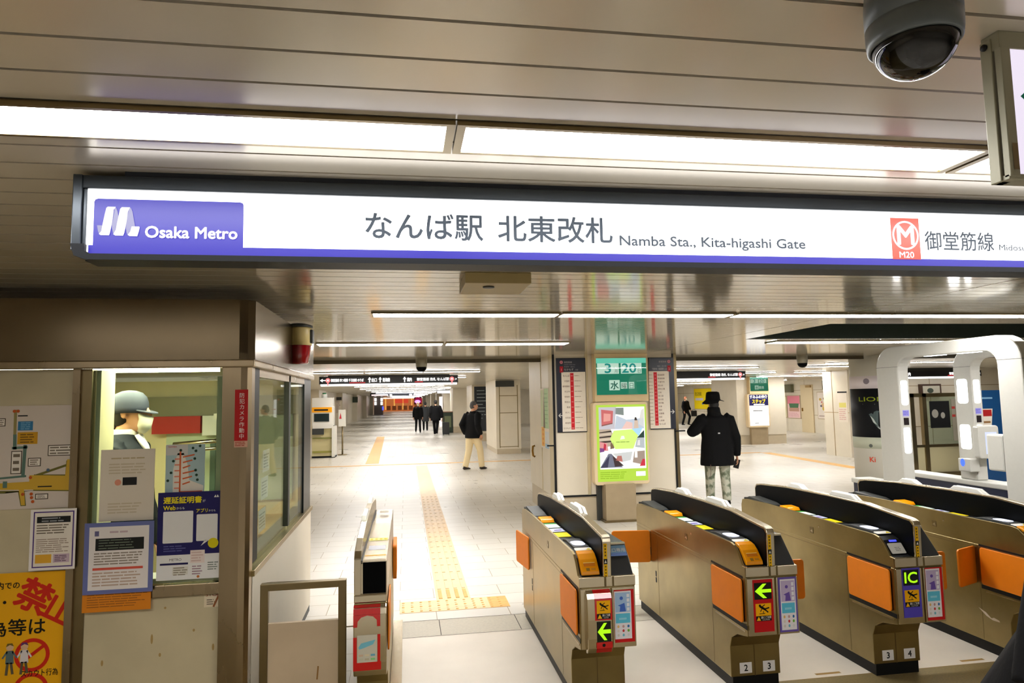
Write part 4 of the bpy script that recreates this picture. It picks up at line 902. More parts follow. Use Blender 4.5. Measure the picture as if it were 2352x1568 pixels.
f.rect(0.05, 0.10, 0.16, 0.13, P((250, 196, 90)), 0.001); f.build('orange_label', t); f = flat(FA); f.rect(0.06, 0.25, 0.155, 0.36, P((226, 226, 232)), 0.001); f.build('white_label', t); f = flat(FA); f.rect(0.05, 0.50, 0.16, 0.58, P((250, 240, 140)), 0.001)
for k in range(4): f.disc(0.065 + 0.027 * k, 0.54, 0.009, P((226, 196, 20)), 0.0014, 10, 0.02)
f.build('yellow_label', t); f = flat(FA); f.rect(0.075, 1.5, 0.14, 1.6, P((170, 160, 140)), 0.001)
f.build('end_plate', t)
b = MB(B.copy()); prof = [(-0.010, 0.70), (-0.035, 0.69), (-0.048, 0.66), (-0.05, 0.55), (-0.05, 0.42), (-0.046, 0.38), (-0.03, 0.35), (0.0, 0.34)]
b.prism(prof + [(0.0, 0.70)], 0.0, W, STEEL_B, 'x'); b.build('curved_cover', t, 0.006)
RF = mat('red_film', (206, 16, 22), 0.18, coat=0.5)
f = flat(B @ frame_ny(-0.0508))
f.rect(0.0, 0.385, 0.14, 0.425, RF, 0.0004); f.rect(0.0, 0.425, 0.018, 0.55, RF, 0.0004); f.rect(0.122, 0.425, 0.136, 0.56, RF, 0.0004)
f.poly([(0.0, 0.60), (0.02, 0.60), (0.022, 0.628), (0.04, 0.648), (0.07, 0.656), (0.1, 0.65), (0.118, 0.632), (0.12, 0.60), (0.136, 0.60), (0.136, 0.66), (0.0, 0.66)], RF, 0.0004)
f.rect(0.02, 0.425, 0.12, 0.56, P((206, 200, 180)), 0.0004); f.poly([(0.026, 0.50), (0.04, 0.52), (0.08, 0.528), (0.112, 0.535), (0.10, 0.512), (0.06, 0.498), (0.03, 0.49)], P((120, 190, 206)), 0.0008)
for i, cc in enumerate(((210, 180, 150), (220, 206, 170), (110, 170, 190), (200, 196, 170), (190, 180, 150), (140, 210, 130))): f.rect(0.028 + 0.03 * (i % 3), 0.455 - 0.02 * (i // 3), 0.05 + 0.03 * (i % 3), 0.465 - 0.02 * (i // 3), P(cc), 0.0008)
f.M = B @ frame_axes((0, -0.0483, 0.66), (1, 0, 0), (0, 0.0133, 0.03)); f.rect(0.0, 0, 0.136, 0.03, RF, 0.0012)
f.M = B @ frame_axes((0, -0.0355, 0.69), (1, 0, 0), (0, 0.026, 0.01)); f.rect(0.0, 0, 0.136, 0.026, RF, 0.0012)
f.build('red_film', t)
b = MB(B @ frame_px(W)); b.plate(0.03, 0.445, 0.41, 0.69, ORANGE, 0.003, 0.012, 0.02); b.plate(1.45, 0.445, 1.78, 0.69, ORANGE, 0.003, 0.03, 0.02); b.build('flap', t, 0.003)
b = MB(B.copy()); b.box(W, W + 0.07, 0.24, 1.84, 0.0, 0.03, STEEL_B); b.build('floor_rail', t)
# ------------------------------------------------------------------ main pillar
def pillar(x0, x1, y0, y1, label, seams=True, r=0.0, plinth=0.33):
    t = thing('pillar', label, 'pillar', ((x0 + x1) / 2, (y0 + y1) / 2, 0), 'pillars of the concourse')
    b = MB(); b.prism(rrect(x0, y0, x1, y1, r) if r else [(x0, y0), (x1, y0), (x1, y1), (x0, y1)], plinth, ZC, CREAM, 'z'); b.build('shaft', t)
    b = MB(); b.prism(rrect(x0 + 0.01, y0 + 0.01, x1 - 0.01, y1 - 0.01, r) if r else [(x0 + 0.015, y0 + 0.015), (x1 - 0.015, y0 + 0.015), (x1 - 0.015, y1 - 0.015), (x0 + 0.015, y1 - 0.015)], 0, plinth, mat('plinth_panel', (196, 182, 156), 0.4, var=0.05), 'z'); b.build('plinth', t)
    return t
PX0, PX1, PY0, PY1 = 2.11, 3.98, 9.42, 11.35
t = pillar(PX0, PX1, PY0, PY1, 'big cream square pillar behind the gates carrying the route signs and date board')
b = MB(); b.box(PX0 - 0.02, PX0 + 0.012, PY0 - 0.02, PY0, 0.33, ZC, BLACK); b.box(PX1 - 0.06, PX1 - 0.035, PY0 - 0.012, PY0, 0.33, ZC, BLACK); b.box(PX1 - 0.035, PX1 + 0.01, PY0 - 0.01, PY0 + 0.02, 0.33, ZC, STEEL_D); b.box(PX0, PX1, PY0 - 0.006, PY0, 0.335, 0.362, BLACK)
b.box(PX0 - 0.012, PX0, PY0, PY0 + 0.30, 0.33, ZC, BEIGE); b.box(PX0 - 0.008, PX0, PY0 + 0.9, PY0 + 0.93, 0.33, ZC, BEIGE); b.box(2.58, 2.62, PY0 - 0.02, PY0, 0.362, ZC, BEIGE); b.build('joint_trim', t)
b = MB(); b.box(PX0 - 0.12, PX0 - 0.0, PY0 - 0.03, PY0 - 0.01, 1.065, 1.085, BLACK); b.box(PX1 - 0.05, PX1 + 0.1, PY0 - 0.03, PY0 - 0.01, 1.225, 1.245, BLACK); b.build('bracket', t)
b = MB(); b.tube([(2.09, 10.85, 0.98), (2.06, 10.85, 0.97), (2.05, 10.85, 0.9), (2.06, 10.85, 0.82), (2.09, 10.85, 0.80)], 0.018, mat('brass', (150, 112, 50), 0.35, 1.0), 8); b.build('door_handle', t)
NAVS = mat('route_navy', (30, 34, 48), 0.3)
def route_sign(x0, x1, z0, z1, white, label, left):
    t = thing('route_sign', label, 'sign', ((x0 + x1) / 2, PY0, z0), 'line route signs on the main pillar')
    b = MB(); b.box(x0, x1, PY0 - 0.03, PY0 - 0.022, z0, z1, NAVS); b.box(x0, x1, PY0 - 0.022, PY0, z0 - 0.006, z1 + 0.006, BLACK); b.build('panel', t)
    f = flat(frame_ny(PY0 - 0.031))
    wx0, wx1, wz0, wz1 = white; f.rect(wx0, wz0, wx1, wz1, PAPER, 0.0)
    RD = P((206, 32, 42)); W = P((236, 232, 226)); GY_ = P((126, 96, 80))
    n = 12 if left else 17
    cx = wx0 + (0.155 if left else 0.10); rz1 = wz1 - 0.015; rz0 = wz0 + (0.03 if left else 0.045)
    f.rect(cx - 0.026, rz0, cx + 0.026, rz1, RD, 0.0008)
    names_l = ['なんば', '大国町', '動物園前', '天王寺', '昭和町', '西田辺', '長居', 'あびこ', '北花田', '新金岡', 'なかもず']
    names_r = ['箕面萱野', '箕面船場', '千里中央', '桃山台', '緑地公園', '江坂', '東三国', '新大阪', '西中島', '中津', '梅田', '淀屋橋', '本町', '心斎橋', 'なんば']
    nm = names_l if left else names_r
    for i, s_ in enumerate(nm):
        z = rz1 - 0.04 - i * (rz1 - rz0 - 0.06) / (len(nm) - 1) - (0.0 if i == 0 or not left else 0.0)
        big = (left and i == 0) or (not left and i == len(nm) - 1)
        f.rect(cx - 0.024, z + 0.024, cx + 0.024, z + 0.027, P((170, 20, 34)), 0.0012)
        f.text('M%d' % (20 + i if left else 6 + i), cx, z - 0.006, 0.016, W, 0.0014, None, 0, 'C')
        if left:
            f.text(s_, cx - 0.036, z - 0.012, 0.034 if big else 0.027, GY_, 0.0008, None, 0.01, 'R'); f.lines(cx + 0.036, cx + 0.15, z + 0.008, z - 0.008, 1, P((160, 140, 120)), 0.0008, 0.5, 0.4)
        else:
            f.text(s_, cx + 0.036, z - 0.012, 0.034 if big else 0.027, GY_, 0.0008, None, 0.01, 'L'); f.lines(wx0 + 0.0, cx - 0.036, z + 0.008, z - 0.008, 1, P((170, 150, 130)), 0.0008, 0.5, 0.2)
    def head(u, v):
        f.disc(u, v, 0.024, P((206, 120, 130)), 0.0, 16); f.text('M', u, v - 0.01, 0.03, NAVS, 0.0008, None, 0.01, 'C'); f.rect(u - 0.026, v - 0.15, u + 0.026, v - 0.06, P((170, 20, 34)), 0.0); f.text('2' if not left else '1', u, v - 0.125, 0.05, P((230, 190, 190)), 0.0008, None, 0, 'C')
    zt = z1 - 0.055
    if left:
        head(x0 + 0.075, zt); f.text('御堂筋線', x0 + 0.115, zt - 0.012, 0.03, P((170, 160, 160)), 0.0); f.lines(x0 + 0.115, x1 - 0.1, zt - 0.025, zt - 0.045, 1, P((110, 110, 120)), 0.0); f.text('天王寺・あびこ', x0 + 0.115, zt - 0.075, 0.024, P((160, 156, 160)), 0.0); f.text('なかもず', x0 + 0.115, zt - 0.12, 0.036, P((190, 184, 184)), 0.0); f.text('方面', x0 + 0.28, zt - 0.12, 0.022, P((170, 166, 166)), 0.0); f.lines(x0 + 0.115, x1 - 0.06, zt - 0.132, zt - 0.15, 1, P((120, 120, 130)), 0.0)
        a0, d_, v = x0 + 0.02, 1, 1.50
    else:
        head(x1 - 0.075, zt); f.text('御堂筋線', x1 - 0.115, zt - 0.012, 0.03, P((170, 160, 160)), 0.0, None, 0, 'R'); f.text('梅田・新大阪', x1 - 0.115, zt - 0.075, 0.024, P((160, 156, 160)), 0.0, None, 0, 'R'); f.text('千里中央・箕面萱野', x1 - 0.16, zt - 0.12, 0.032, P((190, 184, 184)), 0.0, 0.18, 0, 'R'); f.text('方面', x1 - 0.11, zt - 0.12, 0.022, P((170, 166, 166)), 0.0, None, 0, 'R')
        a0, d_, v = x1 - 0.02, -1, 1.52
    W2 = P((226, 224, 220))
    f.line((a0, v), (a0 + d_ * 0.055, v), 0.01, W2, 0.0); f.line((a0, v), (a0 + d_ * 0.026, v + 0.026), 0.01, W2, 0.0); f.line((a0, v), (a0 + d_ * 0.026, v - 0.026), 0.01, W2, 0.0)
    f.build('print', t)
route_sign(2.15, 2.585, 1.262, 2.322, (2.222, 2.578, 1.268, 2.125), 'tall navy and white route sign on the main pillar, arrow pointing to the corridor', True)
route_sign(3.555, 3.94, 1.272, 2.318, (3.545, 3.858, 1.28, 2.122), 'tall navy and white route sign on the main pillar beside the bucket-hat person', False)
# date board
t = thing('date_board', 'green lit date board reading 3 20 at the top of the main pillar', 'sign', (3.08, 9.3, 1.78), 'lit date boards')
TN = mat('tan_frame', (212, 188, 142), 0.4, var=0.03)
def date_board(t, x0, x1, z0, z1, yf, yb, dim=1.0):
    b = MB(); b.box(x0 - 0.025, x1 + 0.025, yf + 0.004, yb, z0 - 0.098, ZC - 0.002, TN); b.build('case', t)
    b = flat(frame_ny(yf + 0.002)); b.rect(x0, z0, x1, z1, E((24, 142, 116), 0.75 * dim), 0.0)
    h = z1 - z0; w = x1 - x0
    b.rect(x0, z0 + 0.86 * h, x1, z1, E((120, 220, 200), 0.95 * dim), 0.0004); W = E((226, 240, 232), 0.95 * dim)
    b.rect(x0 + 0.02 * w, z0 + 0.57 * h, x0 + 0.45 * w, z0 + 0.86 * h, W, 0.001); b.rect(x0 + 0.49 * w, z0 + 0.57 * h, x0 + 0.91 * w, z0 + 0.86 * h, W, 0.001)
    b.rect(x0 + 0.25 * w, z0 + 0.12 * h, x0 + 0.46 * w, z0 + 0.40 * h, W, 0.001); b.rect(x0 + 0.48 * w, z0 + 0.16 * h, x0 + 0.61 * w, z0 + 0.34 * h, W, 0.001); b.rect(x0 + 0.64 * w, z0 + 0.16 * h, x0 + 0.75 * w, z0 + 0.34 * h, W, 0.001)
    b.build('lit_face', t)
    f = flat(frame_ny(yf)); G = E((20, 168, 168), 0.7 * dim); D = E((16, 116, 100), 0.6 * dim)
    f.text('3', x0 + 0.23 * w, z0 + 0.6 * h, 0.36 * h, G, 0.0008, 0.12 * w, 0.02, 'C'); f.text('月', x0 + 0.39 * w, z0 + 0.6 * h, 0.11 * h, P((150, 200, 200)), 0.0008, None, 0, 'C')
    f.text('20', x0 + 0.655 * w, z0 + 0.6 * h, 0.36 * h, G, 0.0008, 0.28 * w, 0.02, 'C'); f.text('日', x0 + 0.86 * w, z0 + 0.6 * h, 0.13 * h, P((110, 190, 190)), 0.0008, None, 0, 'C')
    f.text('水', x0 + 0.355 * w, z0 + 0.165 * h, 0.24 * h, D, 0.0008, None, 0.02, 'C'); f.text('曜', x0 + 0.545 * w, z0 + 0.175 * h, 0.17 * h, P((120, 130, 120)), 0.0008, None, 0.0, 'C'); f.text('日', x0 + 0.695 * w, z0 + 0.175 * h, 0.17 * h, D, 0.0008, None, 0.0, 'C')
    f.build('lettering', t)
    g = MB(); g.box(x0, x1, yf - 0.012, yf - 0.008, z0, z1, GLASS); g.build('cover_glass', t)
date_board(t, 2.705, 3.455, 1.785, 2.312, 9.25, 9.398)
# poster lightbox on its pedestal
t = thing('poster_lightbox', 'lit lime-edged photo poster lightbox on a pedestal in front of the main pillar', 'lightbox', (3.05, 9.3, 0))
b = MB(M := frame_ny(9.42)); b.plate(2.64, 0.505, 3.46, 1.68, mat('lightbox_case', (228, 206, 166), 0.4), 0.0, 0.165, 0.05, 6); b.build('case', t, 0.01)
b = MB(); b.box(2.77, 3.21, 9.17, 9.40, 0.0, 0.52, mat('pedestal', (176, 158, 128), 0.4, 0.4, var=0.05)); b.box(2.70, 2.77, 9.36, 9.42, 0, 0.52, DGREY); b.box(2.74, 3.24, 9.15, 9.42, 0.0, 0.03, STEEL_D); b.build('pedestal', t)
f = flat(frame_ny(9.254))
u0, v0, u1, v1 = 2.685, 0.555, 3.43, 1.64
W_, H_ = u1 - u0, v1 - v0
def q(a, c_): return (u0 + a * W_, v0 + c_ * H_)
LM = E((186, 226, 70), 0.85); WH = E((245, 248, 246), 1.05)
f.rect(u0, v0, u1, v1, LM, 0.0)
f.poly([q(0.05, 0.16), q(0.97, 0.16), q(0.97, 0.97), q(0.05, 0.97)], WH, 0.0008)
def pp(pts, col, s=0.9, n=0.0012): f.poly([q(*p) for p in pts], E(col, s), n)
pp([(0.05, 0.68), (0.36, 0.68), (0.4, 0.97), (0.05, 0.97)], (200, 196, 204)); pp([(0.1, 0.72), (0.32, 0.75), (0.34, 0.92), (0.1, 0.94)], (214, 110, 110), 0.8, 0.0016); pp([(0.14, 0.78), (0.28, 0.79), (0.29, 0.88), (0.15, 0.89)], (232, 160, 150), 0.9, 0.002); pp([(0.1, 0.72), (0.32, 0.75), (0.32, 0.765), (0.1, 0.735)], (150, 90, 80), 0.8, 0.002)
pp([(0.36, 0.68), (0.95, 0.68), (0.95, 0.82), (0.6, 0.8), (0.4, 0.86)], (196, 206, 220)); pp([(0.5, 0.68), (0.72, 0.68), (0.72, 0.76), (0.6, 0.78)], (234, 196, 186), 0.95, 0.0016); pp([(0.74, 0.68), (0.84, 0.68), (0.83, 0.79), (0.77, 0.81)], (214, 190, 170), 0.9, 0.0016); pp([(0.76, 0.79), (0.82, 0.79), (0.80, 0.83), (0.77, 0.83)], (60, 50, 50), 0.7, 0.002); pp([(0.36, 0.88), (0.55, 0.86), (0.55, 0.96), (0.38, 0.96)], (130, 140, 136)); pp([(0.84, 0.74), (0.95, 0.7), (0.96, 0.95), (0.9, 0.92)], (226, 224, 216))
pp([(0.05, 0.44), (0.3, 0.46), (0.34, 0.58), (0.28, 0.68), (0.05, 0.68)], (190, 170, 150)); 
for k in range(5): pp([(0.05, 0.50 + 0.033 * k), (0.3, 0.512 + 0.033 * k), (0.28, 0.53 + 0.033 * k), (0.05, 0.522 + 0.03 * k)], (52, 40, 34) if k % 2 == 0 else (230, 214, 190), 0.75, 0.0016)
pp([(0.05, 0.40), (0.22, 0.40), (0.2, 0.50), (0.05, 0.52)], (224, 150, 150), 0.9, 0.002); pp([(0.12, 0.41), (0.17, 0.41), (0.18, 0.48), (0.14, 0.5)], (206, 40, 70), 0.8, 0.0024); pp([(0.05, 0.38), (0.14, 0.39), (0.14, 0.43), (0.05, 0.44)], (130, 70, 140), 0.8, 0.0024); pp([(0.26, 0.42), (0.34, 0.43), (0.33, 0.51), (0.27, 0.5)], (130, 104, 80), 0.8, 0.002)
pp([(0.34, 0.66), (0.88, 0.68), (0.72, 0.42), (0.36, 0.42), (0.26, 0.55)], (206, 236, 120), 1.05, 0.002); pp([(0.7, 0.68), (0.92, 0.69), (0.84, 0.58)], (170, 216, 240), 0.95, 0.0024); pp([(0.46, 0.54), (0.56, 0.55), (0.54, 0.59), (0.49, 0.59)], (232, 236, 226), 1.0, 0.0026); f.lines(u0 + 0.38 * W_, u0 + 0.66 * W_, v0 + 0.52 * H_, v0 + 0.50 * H_, 1, E((150, 180, 80), 0.8), 0.0026, 0.5, 0.0)
pp([(0.8, 0.56), (0.95, 0.66), (0.95, 0.56)], (40, 70, 60), 0.7, 0.0016); pp([(0.76, 0.44), (0.95, 0.42), (0.95, 0.57), (0.8, 0.56)], (186, 192, 196), 0.9, 0.0014); pp([(0.8, 0.46), (0.86, 0.46), (0.86, 0.53), (0.82, 0.53)], (226, 222, 226), 0.95, 0.002)
pp([(0.05, 0.18), (0.5, 0.18), (0.28, 0.36), (0.22, 0.36)], (120, 124, 144), 0.8, 0.0014); pp([(0.06, 0.18), (0.2, 0.18), (0.24, 0.33), (0.23, 0.33)], (60, 60, 90), 0.7, 0.002); pp([(0.34, 0.19), (0.52, 0.20), (0.30, 0.34)], (70, 50, 54), 0.7, 0.002); pp([(0.05, 0.22), (0.2, 0.33), (0.05, 0.39)], (232, 232, 232), 1.0, 0.002); pp([(0.3, 0.36), (0.7, 0.38), (0.66, 0.27), (0.5, 0.25)], (206, 208, 206), 0.95, 0.0014); pp([(0.36, 0.27), (0.5, 0.25), (0.48, 0.33), (0.4, 0.33)], (196, 120, 110), 0.8, 0.002); pp([(0.7, 0.24), (0.95, 0.2), (0.95, 0.39), (0.74, 0.38)], (170, 150, 136), 0.85, 0.0014); pp([(0.84, 0.19), (0.95, 0.19), (0.95, 0.28), (0.9, 0.28)], (214, 50, 70), 0.8, 0.002); pp([(0.74, 0.30), (0.8, 0.30), (0.8, 0.38), (0.75, 0.38)], (240, 240, 236), 1.0, 0.002)
f.text('', 0, 0, 0.1, WH); f.lines(u0 + 0.05 * W_, u0 + 0.62 * W_, v0 + 0.13 * H_, v0 + 0.03 * H_, 4, E((150, 196, 30), 0.8), 0.0012, 0.4); f.rect(u0 + 0.76 * W_, v0 + 0.06 * H_, u0 + 0.95 * W_, v0 + 0.12 * H_, WH, 0.0012)
f.build('lit_picture', t)
# map sheet on the side of the pillar
t = thing('fare_chart', 'tall green and orange chart sheet on the left side of the main pillar', 'chart', (2.1, 10.0, 1.0))
b = MB(frame_nx(2.096)); b.plate(-10.33, 0.99, -9.72, 1.905, PAPER, 0, 0.002); b.build('paper', t)
f = flat(frame_nx(2.0935)); f.rect(-10.05, 1.30, -9.74, 1.9, P((176, 206, 160)), 0.0); f.rect(-10.31, 1.32, -10.1, 1.88, P((206, 216, 176)), 0.0); f.poly([(-10.12, 1.30), (-10.0, 1.30), (-10.05, 1.86)], P((110, 90, 70)), 0.001); f.rect(-10.28, 1.02, -10.05, 1.31, P((238, 186, 90)), 0.0)
for k in range(4): f.disc(-10.16, 1.06 + 0.07 * k, 0.05, P((226, 140, 60)), 0.001, 10, 0.02)
f.rect(-10.02, 1.08, -9.75, 1.25, P((222, 226, 226)), 0.0); f.rect(-10.02, 1.0, -9.75, 1.07, P((170, 200, 220)), 0.0); f.lines(-10.03, -9.76, 1.85, 1.35, 8, P((140, 176, 130)), 0.001, 0.2)
f.build('print', t)

# ------------------------------------------------------------------ second and third pillars of the row, corridor pillars
t = pillar(2.86, 3.66, 21.3, 24.0, 'beige pillar with panel joints beside the walking man in pale trousers', plinth=0.16)
f = flat(frame_ny(21.295)); J = P((130, 116, 70))
for z in (0.22, 1.3, 1.85): f.rect(2.97, z, 3.55, z + 0.02, J)
for x in (2.96, 3.55): f.rect(x, 0.2, x + 0.025, 2.2, J)
f.build('panel_joints', t)
b = MB(); b.box(2.85, 3.45, 21.2, 21.3, 2.15, 2.34, DGREY); b.build('top_box', t)
t = pillar(2.75, 3.75, 28.1, 30.5, 'pillar behind the dark directory board in the corridor')
t = thing('directory_board', 'dark navy directory board with white lines on the pillar behind the man in pale trousers', 'board', (3.16, 28.05, 0.43))
b = MB(); b.box(2.85, 3.47, 28.02, 28.095, 0.43, 2.3, mat('board_navy', (24, 30, 40), 0.35)); b.build('panel', t)
f = flat(frame_ny(28.015)); f.lines(2.95, 3.4, 2.2, 0.9, 9, P((150, 160, 160)), 0.001, 0.2, 0.5); f.disc(3.4, 1.9, 0.04, P((170, 30, 40)), 0.002, 12); f.build('print', t)
t = thing('lit_strip_sign', 'narrow white lit vertical sign at the edge of the dark directory board', 'sign', (3.5, 28.0, 1.2)); b = MB(); b.box(3.49, 3.56, 27.95, 28.098, 1.15, 1.9, E((255, 250, 250), 1.2)); b.build('lit_panel', t); f = flat(frame_ny(27.948)); f.rect(3.49, 1.5, 3.56, 1.53, P((220, 60, 70)), 0.001); f.build('red_band', t)
for k, y in enumerate((36, 45, 55, 68, 84, 102)):
    pillar(2.5, 3.6, y, y + 2.4, '%s distant corridor pillar beyond the directory board' % ORD[k])
# bins / green cabinet by the walkers
t = thing('floor_cabinet', 'dark green cabinet against the corridor pillars behind the suitcase', 'cabinet', (2.3, 36.5, 0))
b = MB(); b.box(1.95, 2.48, 36.2, 36.8, 0, 1.1, mat('green_cabinet', (46, 62, 50), 0.4)); b.build('body', t); b = MB(); b.box(1.93, 2.5, 36.18, 36.82, 1.1, 1.14, P((150, 110, 90))); b.build('top', t); b = MB(); b.box(2.05, 2.4, 36.18, 36.2, 0.3, 0.9, P((120, 130, 100))); b.build('door', t)
t = thing('corridor_poster', 'bright lit column at the corridor edge beyond the walkers', 'poster', (2.45, 40, 1.0)); b = MB(); b.box(2.2, 2.42, 44.9, 44.98, 0.0, 2.0, E((255, 244, 236), 1.1)); b.build('lit_panel', t)

# ------------------------------------------------------------------ hanging direction signs
def dir_sign(x0, x1, y, z0, z1, label, ver):
    t = thing('direction_sign', label, 'sign', ((x0 + x1) / 2, y, ZC), 'dark hanging direction signs')
    b = MB(); b.box(x0, x1, y, y + 0.25, z0 + 0.045, z1, mat('sign_black', (20, 22, 28), 0.35)); b.build('case', t)
    b = MB(); b.box(x0 + 0.03, x1 - 0.03, y + 0.02, y + 0.2, z0, z0 + 0.045, E((255, 250, 246), 3.0)); b.build('lit_strip', t)
    b = MB(); b.box(x0 + 0.2, x1 - 0.2, y + 0.05, y + 0.2, z1, ZC + 0.01, DGREY); b.build('mounting', t)
    f = flat(frame_ny(y - 0.002)); W = E((255, 252, 250), 1.8); PK = E((250, 130, 130), 1.2); R_ = E((190, 30, 40), 0.8)
    m = z0 + 0.055; h = z1 - z0 - 0.05
    def arr(u, v, up):
        s = 0.05
        if up: f.line((u, v - s), (u, v + s), 0.025, W); f.poly([(u - s * 0.8, v + 0.2 * s), (u + s * 0.8, v + 0.2 * s), (u, v + 1.3 * s)], W)
        else: f.line((u - s, v), (u + s, v), 0.02, W); f.poly([(u - 1.4 * s, v), (u - 0.2 * s, v + 0.8 * s), (u - 0.2 * s, v - 0.8 * s)], W)
    vc = m + 0.45 * h; fs = 0.62 * h
    if ver in (1,):
        arr(x0 + 0.09, vc, False); f.disc(x0 + 0.2, vc, 0.055, PK); f.text('M', x0 + 0.2, vc - 0.022, 0.06, W, 0.002, None, 0.02, 'C'); f.rect(x0 + 0.185, m - 0.05, x0 + 0.215, vc, PK)
        f.text('御堂筋線 四つ橋線 千日前線 のりば', x0 + 0.27, vc - 0.03, 0.08, W, 0.001, 0.76, 0.016); f.rect(x0 + 0.7, m + 0.005, x0 + 1.07, m + 0.03, R_)
        f.build('lettering', t); f = flat(frame_ny(y - 0.002)); arr(x0 + 1.17, vc, True); f.text('出口', x0 + 1.22, vc - 0.04, 0.1, W, 0.001, 0.12, 0.02); arr(x0 + 1.42, vc, True); f.text('南海線', x0 + 1.48, vc - 0.04, 0.1, W, 0.001, 0.17, 0.02)
        f.build('lettering', t); f = flat(frame_ny(y - 0.002)); arr(x0 + 2.0, vc, True); f.text('案内', x0 + 2.06, vc - 0.04, 0.1, W, 0.001, 0.11, 0.02)
    else:
        arr(x0 + 0.1, vc, True); f.text('出口', x0 + 0.16, vc - 0.04, 0.1, W, 0.001, 0.2, 0.03); f.build('lettering', t); f = flat(frame_ny(y - 0.002)); arr(x0 + 0.9, vc, True); f.text('案内', x0 + 0.96, vc - 0.04, 0.1, W, 0.001, 0.16, 0.03)
    f.build('lettering', t); f = flat(frame_ny(y - 0.002)); f.rect(x1 - 1.05, m + 0.005, x1 - 0.85, m + 0.03, R_); f.text('御堂筋線 改札 なんば駅', x1 - 0.22, vc - 0.03, 0.08, W, 0.001, 0.78, 0.016, 'R'); f.disc(x1 - 0.15, vc, 0.055, PK); f.text('M', x1 - 0.15, vc - 0.022, 0.06, W, 0.002, None, 0.02, 'C'); f.rect(x1 - 0.165, m - 0.05, x1 - 0.135, vc, PK); f.text('↗', x1 - 0.08, vc - 0.03, 0.08, W, 0.001)
    f.build('lettering', t)
dir_sign(-2.03, 1.262, 16.3, 2.135, 2.36, 'long black hanging direction sign over the long corridor', 1)
dir_sign(5.6, 8.82, 16.3, 2.15, 2.37, 'black hanging direction sign above the yellow wall poster', 2)
dir_sign(12.3, 15.6, 16.0, 2.10, 2.30, 'black hanging direction sign seen through the white scanner arch', 2)
t = thing('direction_sign', 'distant thin dark hanging sign in front of the orange shop front', 'sign', (-1.0, 50, ZC), 'distant hanging signs'); b = MB(); b.box(-2.6, 0.56, 50, 50.3, 2.14, 2.36, P((24, 26, 32))); b.build('case', t); f = flat(frame_ny(49.99)); W = E((255, 250, 250), 1.5); f.rect(-2.5, 2.17, -1.3, 2.27, E((250, 220, 220), 1.2)); f.disc(-1.1, 2.22, 0.1, W, 0.001, 16, 0.06); f.disc(0.35, 2.22, 0.12, W, 0.001, 16, 0.06); f.build('lettering', t)
t = thing('lit_sign', 'distant white lit hanging sign above the walker with the suitcase', 'sign', (2.2, 40, ZC), 'distant hanging signs'); b = MB(); b.box(1.82, 2.67, 40, 40.25, 2.2, 2.37, P((24, 26, 32))); b.build('case', t); b = MB(); b.box(1.85, 2.64, 39.98, 40, 2.17, 2.33, E((255, 252, 250), 1.6)); b.build('lit_panel', t)

# ------------------------------------------------------------------ fare adjustment machine
t = thing('fare_machine', 'white and yellow fare adjustment machine beside the staff booth in the concourse', 'machine', (-2.6, 22.1, 0))
b = MB(); b.box(-2.95, -2.28, 22.0, 22.6, 0.06, 1.0, mat('machine_olive', (196, 186, 140), 0.4)); b.build('lower_cabinet', t)
b = MB(); b.box(-2.95, -2.31, 21.95, 22.6, 1.0, 1.62, WHITEP); b.build('upper_cabinet', t, 0.01)
b = MB(); b.box(-2.95, -2.32, 21.97, 22.5, 1.62, 1.9, WHITEP); b.box(-2.95, -2.33, 21.93, 21.95, 1.44, 1.60, P((250, 170, 20))); b.box(-2.88, -2.45, 21.92, 21.935, 1.49, 1.54, BLACK); b.build('header', t)
b = MB(); b.box(-2.88, -2.42, 21.93, 21.95, 1.15, 1.40, P((30, 44, 46), 0.2)); b.build('screen', t)
b = MB(); b.box(-2.93, -2.3, 21.93, 21.95, 0.93, 1.09, WHITEP); b.box(-2.93, -2.58, 21.9, 22.0, 0.74, 0.93, DGREY); b.box(-2.93, -2.33, 21.96, 22.0, 0.60, 0.64, P((130, 130, 70))); b.box(-2.93, -2.33, 21.98, 22.0, 0.16, 0.22, P((150, 146, 70))); b.build('control_panel', t)
b = MB(); b.box(-2.33, -2.24, 21.9, 22.6, 0.03, 1.0, WHITEP); b.build('side_panel', t)
b = MB(); b.box(-2.95, -2.24, 22.0, 22.6, 0, 0.06, BLACK); b.build('base', t)
b = MB(); b.lathe([(0, 0), (0.09, 0), (0.09, 0.10), (0.07, 0.12), (0.0, 0.12)], P((236, 240, 236)), (-2.6, 22.2, 1.9), 14); b.lathe([(0, 0.12), (0.06, 0.12), (0.06, 0.16), (0, 0.16)], P((40, 120, 80)), (-2.6, 22.2, 1.9), 14); b.build('beacon', t)
t = thing('leaflet_rack', 'small white rack beside the fare adjustment machine', 'rack', (-2.1, 22.8, 0)); b = MB(); b.box(-2.22, -2.0, 22.9, 23.1, 0.95, 1.5, WHITEP); b.build('panel', t); b = MB(); b.tube([(-2.1, 23, 0), (-2.1, 23, 0.95)], 0.025, STEEL_D); b.lathe([(0, 0), (0.16, 0), (0.16, 0.02), (0, 0.02)], STEEL_D, (-2.1, 23, 0), 16); b.build('stand', t)
f = flat(frame_ny(22.895)); f.poly([(-2.2, 1.2), (-2.12, 1.2), (-2.15, 1.4)], P((190, 40, 60))); f.build('print', t)
